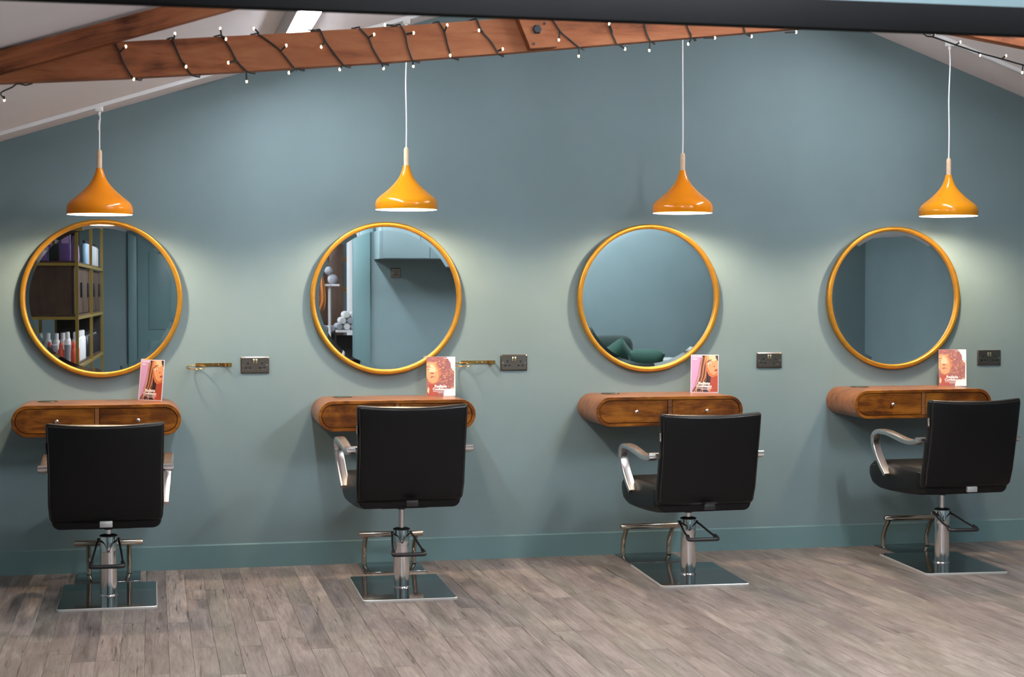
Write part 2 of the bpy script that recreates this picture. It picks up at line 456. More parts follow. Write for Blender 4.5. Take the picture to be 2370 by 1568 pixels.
allpts = [(Vector((a, TF-0.0045, b))) for wl in WR for a, b in wl] + [Vector((-0.485, TF-0.012, 2.085))]
for a, b in BL:
    on_face = tie_z(a, 0)+0.003 < b < tie_z(a, 1)-0.003
    pb = Vector((a, TF-0.014 if on_face else TF-0.012, b))
    near = min(allpts, key=lambda q: (q-pb).length)
    d = near-pb
    if d.length > 0.045: near = pb + d.normalized()*0.045
    if d.length > 0.006:
        bm = BM(); tube(bm, [fp(pb), fp(pb.lerp(near, .5) + Vector((0, -.003, 0))), fp(near)], [0.0035, 0.0032, 0.0026], 6)
        fin(bm, 'bulb_stem', 'fairy_wire', fairy)
    o = bulb0 if first else inst(bulb0, fairy)
    first = False; o.location = fp(pb)
# second length of string swagged from the right-hand tie
fairy2 = empty('fairy_light_string', (3.3, -2.45, 2.4), label='short swag of fairy lights hanging by the right-hand ceiling slope', cat='fairy lights')
def fp2(p): return Vector((p[0]-3.3, p[1]+2.45, p[2]-2.4))
w2 = [(2.90, -2.60, 2.50), (3.033, -2.45, 2.453), (3.071, -2.45, 2.444), (3.166, -2.45, 2.417), (3.27, -2.45, 2.388), (3.376, -2.45, 2.365), (3.472, -2.45, 2.343), (3.608, -2.45, 2.32), (3.80, -2.60, 2.37)]
bm = BM(); tube(bm, [fp2(p) for p in smooth_path(w2, 4)], 0.003, 6)
fin(bm, 'wire', 'fairy_wire', fairy2)
for (a, b), nr in zip([[3.077, 2.458], [3.187, 2.427], [3.274, 2.376], [3.389, 2.378], [3.461, 2.312]], [(3.067, 2.444), (3.170, 2.416), (3.27, 2.388), (3.372, 2.366), (3.468, 2.343)]):
    o = inst(bulb0, fairy2); o.location = fp2((a, -2.456, b))
    bm = BM(); tube(bm, [fp2((a, -2.455, b)), fp2((nr[0], -2.45, nr[1]))], [0.0035, 0.0028], 6); fin(bm, 'bulb_stem', 'fairy_wire', fairy2)

# ------------------------------------------------------------------ LED battens on the slopes
def batten(x, y0, y1, label, diff='led_diffuser'):
    z = zc(x); sl = math.atan(0.3156) if x < RX else -math.atan(0.36)
    root = empty('led_batten', (x, (y0+y1)/2, z), label=label, cat='ceiling light', group='LED battens on the ceiling slopes')
    root.rotation_euler = (0, -sl, 0); h = (y1-y0)/2
    bm = BM()
    box(bm, -0.062, -0.047, -h, h, -0.062, 0.0); box(bm, 0.047, 0.062, -h, h, -0.062, 0.0)
    box(bm, -0.062, 0.062, -h-0.012, -h, -0.062, 0.0); box(bm, -0.062, 0.062, h, h+0.012, -0.062, 0.0)
    box(bm, -0.047, 0.047, -h, h, -0.02, 0.0)
    fin(bm, 'housing', 'led_housing', root, smooth=False)
    bm = BM(); box(bm, -0.0465, 0.0465, -h+0.001, h-0.001, -0.074, -0.03)
    fin(bm, 'diffuser', diff, root, smooth=False)
    return root
batten(0.60, -2.10, -0.45, 'white LED batten glowing on the left ceiling slope above the tie beam', 'led_diffuser_dimmed')
batten(3.88, -1.75, -0.58, 'white LED batten on the right ceiling slope nearest the gable wall', 'led_diffuser_dimmed')
batten(0.60, -6.00, -4.90, 'white LED batten on the left ceiling slope just behind the steel beam')
batten(4.10, -5.80, -4.70, 'white LED batten on the right ceiling slope above the sofa')
batten(1.25, -5.60, -4.10, 'added, unseen LED batten on the left slope above the steel beam')  # extra batten out of view, added to light wall and chairs frontally
batten(3.60, -5.20, -3.70, 'added, unseen bright LED batten right of the ridge above the steel beam', 'led_diffuser_full')  # unseen batten added for frontal light, output raised to brighten the wall
batten(0.60, -8.30, -6.85, 'added, unseen LED batten in the rear part of the room')  # added out of view to brighten the rear area the mirrors reflect

# ------------------------------------------------------------------ lighting track and pendants
YT = -0.42
def track(name, x0, x1, label):
    sl = math.atan(0.3156) if x0 < RX-.01 else -math.atan(0.36)
    ln = (x1-x0)/math.cos(sl)
    o = empty(name, (x0, YT, zc(x0)), label=label, cat='light track')
    o.rotation_euler = (0, -sl, 0)
    bm = BM(); box(bm, 0, ln, -0.018, 0.018, -0.020, -0.0005, 0.002); fin(bm, 'rail', 'white_plastic', o)
    bm = BM(); box(bm, 0.002, ln-0.002, -0.0045, 0.0045, -0.0206, -0.0195); fin(bm, 'slot', 'led_housing', o, smooth=False)
track('lighting_track', XL+0.1, RX-0.02, 'white lighting track along the left ceiling slope')
track('lighting_track', RX+0.02, XR-0.1, 'white lighting track along the right ceiling slope')
SHADE = [(0.0150, 0.2165), (0.0163, 0.2166), (0.0190, 0.205), (0.0235, 0.190), (0.0354, 0.1618), (0.0550, 0.1345), (0.0840, 0.1047), (0.1132, 0.0800), (0.1376, 0.0602), (0.1498, 0.0452), (0.1558, 0.0277), (0.1560, 0.0105), (0.1535, -0.0035)]
def pendant(x, zr, tint, label):
    root = empty('pendant_lamp', (x, YT, zr), label=label, cat='pendant lamp', group='orange pendant lamps over the styling stations')
    sp = [(p.x, p.z) for p in smooth_path([(a, 0, b) for a, b in SHADE], 3)]
    bm = BM(); lathe(bm, sp, 64, cap=False)
    inner = [(max(a-0.0022, 0.004), b-0.002 if k else b-0.003) for k, (a, b) in enumerate(sp)]
    inner[-1] = (sp[-1][0]-0.0018, sp[-1][1])
    fin(bm, 'shade', tint, root, ang=60)
    bm = BM(); lathe(bm, [sp[-1]] + inner[::-1], 64, cap=False)
    fin(bm, 'shade_lining', 'white_enamel', root, ang=60)
    bm = BM(); lathe(bm, [(0.0125, 0.205), (0.0125, 0.290), (0.0115, 0.300), (0.0085, 0.306), (0.004, 0.308)], 24)
    fin(bm, 'neck', 'pale_beech', root)
    top = zc(x) - zr - 0.045
    bm = BM(); tube(bm, smooth_path([(0, 0, 0.300), (0.001, 0, 0.45), (-0.002, 0, 0.3+(top-0.3)*0.55), (0.004, 0, 0.3+(top-0.3)*0.85), (0, 0, top)], 4), 0.0036, 8)
    fin(bm, 'cord', 'white_plastic', root)
    bm = BM(); box(bm, -0.019, 0.019, -0.017, 0.017, top+0.006, top+0.034, 0.003); lathe(bm, [(0.006, top-0.012), (0.008, top-0.004), (0.008, top+0.008)], 12)
    fin(bm, 'track_adapter', 'white_plastic', root)
    bm = BM(); lathe(bm, [(0.016, 0.185), (0.016, 0.115), (0.013, 0.110)], 16); fin(bm, 'lamp_holder', 'white_plastic', root)
    bm = BM(); lathe(bm, [(0.010, 0.108), (0.017, 0.100), (0.028, 0.082), (0.034, 0.063), (0.031, 0.044), (0.019, 0.032), (0.004, 0.028)], 24)
    fin(bm, 'light_bulb', 'warm_bulb', root)
    return root
pendant(-0.241, 1.796, 'orange_enamel', 'orange pendant lamp above the leftmost round mirror')
pendant(1.244, 1.835, 'amber_enamel', 'yellow-orange pendant lamp second from the left, its cord passing behind the beam')
pendant(2.687, 1.833, 'orange_enamel', 'deep orange pendant lamp second from the right')
pendant(4.181, 1.832, 'amber_enamel', 'yellow-orange pendant lamp at the far right under the sloping ceiling')

# ------------------------------------------------------------------ round mirrors
def mirror(x, label, tilt=0.0):
    R_ = 0.398
    root = empty('round_mirror', (x, -0.001, 1.389), label=label, cat='mirror', group='round gold-framed wall mirrors')
    root.rotation_euler = (tilt, 0, 0)
    if tilt: root.location.y = -0.001 - math.sin(tilt)*R_
    bm = BM(); prof = []
    lp = [(R_-0.004, 0.0), (R_, -0.004), (R_, -0.031), (R_-0.002, -0.0345), (R_-0.007, -0.036), (R_-0.019, -0.036), (R_-0.024, -0.033), (R_-0.025, -0.029), (R_-0.025, -0.010), (R_-0.022, 0.0)]
    n = 128; loops = []
    for i in range(n):
        a = 2*PI*i/n; c, s = math.cos(a), math.sin(a)
        loops.append([(r*c, y, r*s) for r, y in lp])
    loft(bm, loops, closed=True)
    fin(bm, 'frame', 'gold_frame', root, ang=50)
    bm = BM()
    ring = []
    for r, y in ((R_-0.0247, -0.0182), (R_-0.044, -0.01848)):
        ring.append([bm.verts.new((r*math.cos(2*PI*i/n), y, r*math.sin(2*PI*i/n))) for i in range(n)])
    for i in range(n): bm.faces.new((ring[0][i], ring[0][(i+1) % n], ring[1][(i+1) % n], ring[1][i]))
    back = [bm.verts.new(((R_-0.0247)*math.cos(2*PI*i/n), -0.012, (R_-0.0247)*math.sin(2*PI*i/n))) for i in range(n)]
    for i in range(n): bm.faces.new((back[i], back[(i+1) % n], ring[0][(i+1) % n], ring[0][i]))
    bm.faces.new(ring[1]); bm.faces.new(back[::-1])
    fin(bm, 'glass', 'mirror_glass', root, smooth=False)
    return root
mirror(-0.245, 'round gold-framed mirror reflecting shelves of bottles, leftmost of the row')
mirror(1.199, 'round gold-framed mirror reflecting a teal cupboard and stacked towels')
mirror(2.626, 'round gold-framed mirror reflecting green cushions on a sofa', math.radians(1.2))
mirror(4.057, 'round gold-framed mirror reflecting a plain teal corner, rightmost of the row')

# ------------------------------------------------------------------ floating desks
def stadium(x0, x1, z0, z1, n=14):
    r = (z1-z0)/2; zc_ = (z0+z1)/2; pts = []
    for k in range(n+1):
        a = -PI/2 + PI*k/n; pts.append((x1-r+r*math.cos(a), zc_+r*math.sin(a)))
    for k in range(n+1):
        a = PI/2 + PI*k/n; pts.append((x0+r+r*math.cos(a), zc_+r*math.sin(a)))
    return pts
def half_stadium(xa, xb, z0, z1, left, n=14):
    r = (z1-z0)/2; zc_ = (z0+z1)/2; pts = []
    if left:
        pts += [(xb, z0), (xb, z1)]
        for k in range(n+1):
            a = PI/2 + PI*k/n; pts.append((xa+r+r*math.cos(a), zc_+r*math.sin(a)))
    else:
        for k in range(n+1):
            a = -PI/2 + PI*k/n; pts.append((xb-r+r*math.cos(a), zc_+r*math.sin(a)))
        pts += [(xa, z1), (xa, z0)]
    return pts
DW, DH, DD, RIM = 0.798, 0.154, 0.385, 0.0165
def desk(x, z0, label):
    root = empty('floating_desk', (x, 0, z0), label=label, cat='desk', group='floating wooden dressing desks')
    hw = DW/2
    bm = BM()
    out = stadium(-hw, hw, 0, DH); inn = stadium(-hw+RIM, hw-RIM, RIM, DH-RIM)
    YF = -DD
    ob = [bm.verts.new((a, -0.0005, b)) for a, b in out]
    of = [bm.verts.new((a, YF+0.002, b)) for a, b in out]
    off = [bm.verts.new((a*(1-0.005), YF, DH/2+(b-DH/2)*0.976)) for a, b in out]
    nf = [bm.verts.new((a, YF, b)) for a, b in inn]
    nr = [bm.verts.new((a, YF+0.025, b)) for a, b in inn]
    k = len(out)
    for i in range(k):
        j = (i+1) % k
        for p, q, mi in ((ob, of, 1), (of, off, 0), (off, nf, 0), (nf, nr, 0)):
            f = bm.faces.new((p[i], p[j], q[j], q[i])); f.material_index = mi
    bm.faces.new(nr); f = bm.faces.new(ob[::-1]); f.material_index = 1
    fin(bm, 'body', ['mango_wood', 'mango_wood_side'], root, ang=32)
    bm = BM(); box(bm, -0.0105, 0.0105, YF+0.003, YF+0.024, RIM+0.0005, DH-RIM-0.0005, 0.001, 1)
    fin(bm, 'divider', 'mango_wood_side', root)
    g = 0.0028
    for left in (True, False):
        xa, xb = (-hw+RIM+g, -0.0105-g) if left else (0.0105+g, hw-RIM-g)
        loop = half_stadium(xa, xb, RIM+g, DH-RIM-g, left)
        bm = BM()
        cx = sum(p[0] for p in loop)/len(loop); cz = DH/2
        loops = [[(a, YF+0.022, b) for a, b in loop], [(a, YF+0.006, b) for a, b in loop], [(cx+(a-cx)*0.993, YF+0.0045, cz+(b-cz)*0.975) for a, b in loop]]
        loft(bm, loops)
        d = fin(bm, 'drawer', 'mango_wood', root, ang=32)
        bm = BM(); kx = -0.187 if left else 0.195
        lathe(bm, [(0.006, -0.0), (0.004, -0.006), (0.0045, -0.010), (0.009, -0.014), (0.0115, -0.020), (0.0105, -0.026), (0.006, -0.030), (0.001, -0.031)], 16, cx=kx, cy=YF+0.005, cz=DH/2, axis='Y')
        fin(bm, 'knob', 'chrome', d, ang=60)
    bm = BM(); lathe(bm, [(0.050, 0.0), (0.050, 0.0025), (0.048, 0.004), (0.002, 0.004)], 40, cx=-0.245, cy=-0.10, cz=DH)
    o = fin(bm, 'cable_grommet', 'antique_brass', root); o['label'] = 'flat round brass cap set in the desk top'
    return root
desk(-0.262, 0.722, 'curved-end wooden wall desk with two drawers, behind the leftmost salon chair')
desk(1.204, 0.724, 'curved-end wooden wall desk under the second mirror from the left')
desk(2.635, 0.724, 'curved-end wooden wall desk under the mirror that reflects the sofa')
desk(4.064, 0.742, 'curved-end wooden wall desk with one bare drawer knob, at far right')

# ------------------------------------------------------------------ sockets
def rounded_prism(bm, w, h, r, y0, y1, cx=0, cz=0, mi=0, inset=0.0):
    lp = rrect(w, h, r, 4)
    loops = [[(cx+a, y0, cz+b) for a, b in lp], [(cx+a, y1+min(inset, abs(y1-y0))*0.8, cz+b) for a, b in lp]]
    if inset: loops.append([(cx+a*(1-2*inset/w), y1, cz+b*(1-2*inset/h)) for a, b in lp])
    loft(bm, loops, mi=mi)
def socket(x, z, y=0.0, rz=0, label='', double=True, name='wall_socket'):
    root = empty(name, (x, y-0.0005 if not rz else y+0.0005, z), rz, label, 'wall socket', 'double wall sockets beside the mirrors' if double else None)
    w = 0.146 if double else 0.088
    bm = BM(); rounded_prism(bm, w, 0.086, 0.004, 0, -0.008, inset=0.006)
    fin(bm, 'face_plate', 'dark_bronze_plate', root, ang=25)
    for s in ((-1, 1) if double else (0,)):
        cx = s*0.036
        for dx, dz, hw, hh in ((0, 0.006, 0.0045, 0.0058), (-0.0105, -0.0165, 0.0068, 0.0045), (0.0105, -0.0165, 0.0068, 0.0045)):
            bm = BM(); rounded_prism(bm, hw*2+0.002, hh*2+0.002, 0.0028, -0.0079, -0.0085, cx+dx, dz)
            h = fin(bm, 'pin_hole', 'socket_hole', root, ang=60)
            bm = BM()
            lip = [(cx+dx+hw*1.15*math.cos(PI+PI*k/8), -0.0086, dz-hh*0.5+hh*0.75*math.sin(PI+PI*k/8)) for k in range(9)]
            tube(bm, lip, 0.0007, 6); fin(bm, 'hole_rim', 'chrome', h)
    for s in (-1, 1):
        bm = BM(); lathe(bm, [(0.0036, -0.0078), (0.0034, -0.0090), (0.0005, -0.0094)], 12, cx=s*(w/2-0.012), cz=-0.001, axis='Y'); fin(bm, 'screw', 'chrome', root)
        if double:
            bm = BM(); box(bm, s*0.0068-0.0052, s*0.0068+0.0052, -0.012, -0.0075, 0.0085, 0.031, 0.0015)
            fin(bm, 'rocker_switch', 'pale_brass', root)
    return root
socket(0.518, 1.045, label='dark bronze double socket beside the first brass dryer ring')
socket(1.884, 1.045, label='dark bronze double socket right of the second brass dryer ring')
socket(3.327, 1.045, label='dark bronze double socket alone between the two right-hand mirrors')
socket(4.651, 1.048, label='dark bronze double socket at far right beside the fourth mirror')

# ------------------------------------------------------------------ hair-dryer ring holders
def dryer_ring(x, z, label, yaw):
    root = empty('hairdryer_holder', (x, 0, z), 0, label, 'hairdryer holder', 'brass hairdryer ring holders')
    bm = BM(); prof_path = []
    # flat strap: wall plate, folded loop, arm out to the ring
    def strap(path, h=0.017, t=0.0022):
        loops = []
        pts = [Vector((a, b, 0)) for a, b in path]
        for i, p in enumerate(pts):
            a = pts[max(i-1, 0)]; b = pts[min(i+1, len(pts)-1)]; tt = (b-a).normalized(); nn = Vector((-tt.y, tt.x, 0))
            loops.append([p+nn*t/2+Vector((0, 0, h/2)), p-nn*t/2+Vector((0, 0, h/2)), p-nn*t/2-Vector((0, 0, h/2)), p+nn*t/2-Vector((0, 0, h/2))])
        loft(bm, loops)
    strap([(-0.17, -0.0015), (0.0, -0.0015), (0.008, -0.004), (0.010, -0.010)])
    fin(bm, 'wall_strap', 'brass', root)
    bm = BM()
    strap([(p.x, p.y) for p in smooth_path([(0.010, -0.009, 0), (0.011, -0.020, 0), (0.004, -0.030, 0), (-0.010, -0.033, 0), (-0.022, -0.028, 0), (-0.026, -0.014, 0), (-0.0255, -0.003, 0)], 4)])
    fin(bm, 'nozzle_loop', 'brass', root)
    for dx in (-0.055, -0.085):
        bm = BM(); lathe(bm, [(0.0036, -0.0025), (0.0034, -0.0040), (0.0005, -0.0046)], 12, cx=dx, axis='Y'); fin(bm, 'screw', 'pale_brass', root)
    bm = BM(); rr = 0.046; cx, cy = -0.172, -0.060
    tube(bm, [(cx+rr*math.cos(2*PI*k/40), cy+rr*math.sin(2*PI*k/40), -0.010+0.008*math.sin(2*PI*k/40)) for k in range(41)], 0.0030, 8)
    fin(bm, 'ring', 'brass', root)
    bm = BM(); tube(bm, [(-0.165, -0.003, 0.0), (-0.168, -0.010, -0.003), (-0.172, -0.0145, -0.003)], 0.0035, 8); fin(bm, 'ring_stem', 'brass', root)
    return root
dryer_ring(0.388, 1.048, 'brass hairdryer ring on the wall right of the leftmost mirror', 0)
dryer_ring(1.768, 1.049, 'brass hairdryer ring on the wall right of the second mirror', 0)

# ------------------------------------------------------------------ leaflets
def text_mesh(s, size, bold=0.0, extrude=0.0001):
    c = bpy.data.curves.new('t', 'FONT'); c.body = s; c.size = size; c.offset = bold; c.extrude = extrude; c.align_x = 'CENTER'
    c.resolution_u = 3
    o = bpy.data.objects.new('t', c); COL.objects.link(o)
    dg = bpy.context.evaluated_depsgraph_get(); dg.update()
    me = bpy.data.meshes.new_from_object(o.evaluated_get(dg))
    bpy.data.objects.remove(o); bpy.data.curves.remove(c)
    return me
PRC = {}
def pm(name, col):
    if name not in MATS: mk(name, col, 0.35)
    return name
LW, LH = 0.150, 0.205
def leaflet(x, y, z, yaw, kind, label):
    root = empty('leaflet', (x, y, z), -yaw, label, 'leaflet', 'printed leaflets standing on the desks')
    lean = math.radians(7)
    tilt = Matrix.Rotation(-lean, 4, 'X')
    white_edge = pm('leaflet_edge', (0.72, 0.62, 0.70) if kind else (0.80, 0.78, 0.78))
    bm = BM(); box(bm, -LW/2, LW/2, -0.0012, 0.0012, 0, LH, M=tilt)
    # strut behind
    box(bm, -0.012, 0.012, 0.0, 0.0012, 0.0, 0.09, M=Matrix.Translation((0, 0.040, 0)) @ Matrix.Rotation(math.radians(16), 4, 'X'))
    fin(bm, 'card', white_edge, root, smooth=False)
    polys = []
    if kind == 1:     # straight dark hair, lilac ground
        polys.append(('lil', [(0.02, 0.02), (0.98, 0.02), (0.98, 1.34), (0.02, 1.34)]))
        polys.append(('hair_dk', [(0.06, 0.02), (0.30, 0.45), (0.33, 0.75), (0.36, 1.05), (0.42, 1.34), (0.98, 1.34), (0.98, 0.02)]))
        polys.append(('skin_rd', [(0.66, 0.02), (0.70, 0.30), (0.74, 0.62), (0.98, 0.62), (0.98, 0.02)]))
        polys.append(('skin_sh', [(0.50, 1.34), (0.52, 1.05), (0.56, 0.80), (0.66, 0.62), (0.76, 0.55), (0.98, 0.62), (0.98, 1.34)]))
        polys.append(('skin', [(0.56, 1.34), (0.56, 1.12), (0.60, 0.92), (0.70, 0.72), (0.82, 0.64), (0.93, 0.70), (0.98, 0.80), (0.98, 1.34)]))
        polys.append(('skin_lt', [(0.64, 1.34), (0.68, 1.18), (0.82, 1.12), (0.94, 1.2), (0.96, 1.34)]))
        polys.append(('hair_dk', [(0.88, 1.34), (0.90, 1.24), (0.98, 1.12), (0.98, 1.34)]))
        polys.append(('hair_dk', [(0.57, 1.10), (0.64, 1.17), (0.76, 1.20), (0.76, 1.18), (0.66, 1.14), (0.58, 1.07)]))
        polys.append(('print_w', [(0.60, 1.02), (0.66, 1.07), (0.75, 1.06), (0.70, 1.01)]))
        polys.append(('hair_dk', [(0.66, 1.03), (0.69, 1.06), (0.71, 1.03), (0.69, 1.00)]))
        polys.append(('lip', [(0.84, 0.80), (0.90, 0.84), (0.96, 0.85), (0.97, 0.80), (0.90, 0.76)]))
        polys.append(('skin_rd', [(0.80, 0.94), (0.84, 0.97), (0.88, 0.94), (0.85, 0.92)]))
        polys.append(('hair_bk', [(0.44, 0.02), (0.40, 0.40), (0.50, 0.66), (0.62, 0.60), (0.70, 0.40), (0.64, 0.02)]))
        for t in range(11):
            x0 = 0.06+0.035*t; pts = []
            cols = ('hair_md', 'hair_lt', 'hair_gl')
            ctr = [(x0+0.10*math.sin(t), 0.03), (x0+0.12, 0.36), (x0+0.20, 0.62+0.03*math.sin(2.3*t)), (x0+0.24, 0.92), (x0+0.30, 1.28)]
            ctr = [(min(max(a, 0.04), 0.56), b) for a, b in ctr]
            sp = smooth_path([(a, b, 0) for a, b in ctr], 4); wd = 0.007+0.006*((t*7) % 3)
            polys.append((cols[t % 3], [(p.x-wd, p.y) for p in sp]+[(p.x+wd*0.4, p.y) for p in sp[::-1]]))
        polys.append(('skin_pk', [(0.60, 0.20), (0.66, 0.34), (0.74, 0.14), (0.70, 0.04), (0.62, 0.06)]))
        tl = [(0.06, 1.285, 0.34, 0.020, 'print_w'), (0.06, 1.225, 0.17, 0.012, 'print_w'), (0.06, 1.19, 0.17, 0.012, 'print_w')]
    else:
        polys.append(('print_w', [(0.0, 0.0), (1.0, 0.0), (1.0, 1.365), (0.0, 1.365)]))
        polys.append(('hair_pu', [(0.0, 0.0), (0.58, 0.0), (0.62, 0.20), (0.95, 0.28), (0.97, 0.85), (0.86, 0.95), (0.84, 1.15), (0.70, 1.36), (0.0, 1.365)]))
        polys.append(('skin_rd', [(0.04, 0.02), (0.06, 0.38), (0.20, 0.42), (0.40, 0.40), (0.42, 0.02)]))
        polys.append(('skin_sh', [(0.0, 1.18), (0.0, 0.62), (0.08, 0.46), (0.20, 0.40), (0.34, 0.44), (0.46, 0.55), (0.50, 0.80), (0.44, 1.0), (0.30, 1.20)]))
        polys.append(('skin', [(0.0, 1.16), (0.0, 0.68), (0.10, 0.50), (0.22, 0.44), (0.36, 0.50), (0.42, 0.66), (0.40, 0.92), (0.28, 1.16)]))
        polys.append(('skin_lt', [(0.06, 1.0), (0.10, 0.84), (0.20, 0.80), (0.34, 0.86), (0.30, 1.0), (0.18, 1.12)]))
        polys.append(('hair_pu', [(0.0, 0.92), (0.06, 0.945), (0.13, 0.935), (0.06, 0.915)]))
        polys.append(('skin_rd', [(0.0, 1.03), (0.10, 1.03), (0.17, 0.99), (0.10, 1.00), (0.0, 1.0)]))
        polys.append(('skin_rd', [(0.12, 0.79), (0.18, 0.83), (0.27, 0.80), (0.20, 0.76)]))
        polys.append(('lip', [(0.12, 0.63), (0.18, 0.69), (0.24, 0.67), (0.32, 0.64), (0.22, 0.585)]))
        polys.append(('skin_lt', [(0.14, 0.625), (0.22, 0.64), (0.31, 0.635), (0.22, 0.60)]))
        polys.append(('skin_lt', [(0.02, 0.16), (0.05, 0.32), (0.10, 0.24), (0.08, 0.08)]))
        rs = random.Random(5)
        for t in range(190):
            cx_, cy_ = rs.uniform(0.02, 0.96), rs.uniform(0.26, 1.33)
            if cx_ < 0.44 and cy_ < 1.12: continue
            if cx_ > 0.80 and cy_ > 1.0: continue
            r_ = rs.uniform(0.022, 0.055); a0 = rs.uniform(0, 6.28); wd = rs.uniform(0.009, 0.020)
            arc = [a0+k*rs.choice((0.5, 0.55)) for k in range(8)]
            outp = [(cx_+r_*math.cos(a), cy_+r_*0.9*math.sin(a)) for a in arc]
            inp = [(cx_+(r_-wd*math.sin(PI*k/7)-0.002)*math.cos(a), cy_+(r_-wd*math.sin(PI*k/7)-0.002)*0.9*math.sin(a)) for k, a in enumerate(arc)]
            polys.append((rs.choice(('hair_gl', 'hair_lt', 'hair_pk', 'hair_md', 'hair_bl')), outp+inp[::-1]))
        tl = [(0.60, 1.30, 0.14, 0.014, 'print_w'), (0.72, 1.27, 0.05, 0.012, 'hair_dk')]
    COLS = {'lil': (0.52, 0.30, 0.50), 'hair_dk': (0.045, 0.018, 0.022), 'hair_bk': (0.016, 0.010, 0.016), 'hair_md': (0.15, 0.038, 0.028), 'hair_lt': (0.36, 0.115, 0.055), 'hair_gl': (0.60, 0.29, 0.12), 'hair_bl': (0.72, 0.46, 0.22),
            'hair_pk': (0.50, 0.17, 0.13), 'hair_pu': (0.27, 0.095, 0.095), 'skin': (0.66, 0.31, 0.15), 'skin_lt': (0.80, 0.52, 0.32), 'skin_sh': (0.48, 0.15, 0.055), 'skin_rd': (0.33, 0.055, 0.030),
            'skin_pk': (0.55, 0.22, 0.19), 'lip': (0.30, 0.035, 0.030), 'print_w': (0.82, 0.80, 0.80)}
    names = list(COLS); mats = [pm('print_'+n, COLS[n]) if n != 'print_w' else 'print_white' for n in names]
    bm = BM(); lay = 0
    for x0, y0, wd, ht, cn in tl + [(0.22, 0.145, 0.56, 0.012, 'print_w'), (0.38, 0.105, 0.26, 0.011, 'print_w')]:
        polys.append((cn, [(x0, y0), (x0+wd, y0), (x0+wd, y0+ht), (x0, y0+ht)]))
    for cn, pts in polys:
        lay += 1; yy = -0.0013 - lay*0.000006
        vs = [bm.verts.new(tilt @ Vector(((min(max(a, 0.0), 1.0)-0.5)*LW, yy, min(max(b, 0.0), 1.366)*LW))) for a, b in pts]
        try:
            f = bm.faces.new(vs); f.material_index = names.index(cn)
            f.normal_update()
        except ValueError: pass
    bmesh.ops.triangulate(bm, faces=bm.faces[:])
    fin(bm, 'cover_print', mats, root, smooth=False)
    for s, zz, tw, th in (('Radiate', 0.292, 0.42, 0.100), ('Confidence', 0.192, 0.55, 0.095)):
        me = text_mesh(s, 0.03, 0.0009); me.materials.append(MATS['print_white'])
        xs = [v.co.x for v in me.vertices]; ys = [v.co.y for v in me.vertices]
        kx = tw*LW/(max(xs)-min(xs)); ky = th*LW/(max(ys)-min(ys))
        for v in me.vertices: v.co.x *= kx; v.co.y *= ky
        o = bpy.data.objects.new('headline', me); COL.objects.link(o); o.parent = root
        o.matrix_local = tilt @ Matrix.Translation((-0.002, -0.0024, zz*LW)) @ Matrix.Rotation(PI/2, 4, 'X')
    return root
leaflet(-0.012, -0.118, 0.8765, math.radians(40), 1, 'lilac leaflet with a long-haired portrait on the leftmost desk')
leaflet(1.474, -0.098, 0.8785, math.radians(8), 0, 'leaflet with a curly-haired portrait on the second desk from the left')
leaflet(2.912, -0.118, 0.8785, math.radians(24), 1, 'lilac leaflet with a long-haired portrait on the desk below the sofa reflection')
leaflet(4.372, -0.112, 0.8965, math.radians(20), 0, 'leaflet with a curly-haired portrait on the far right desk')

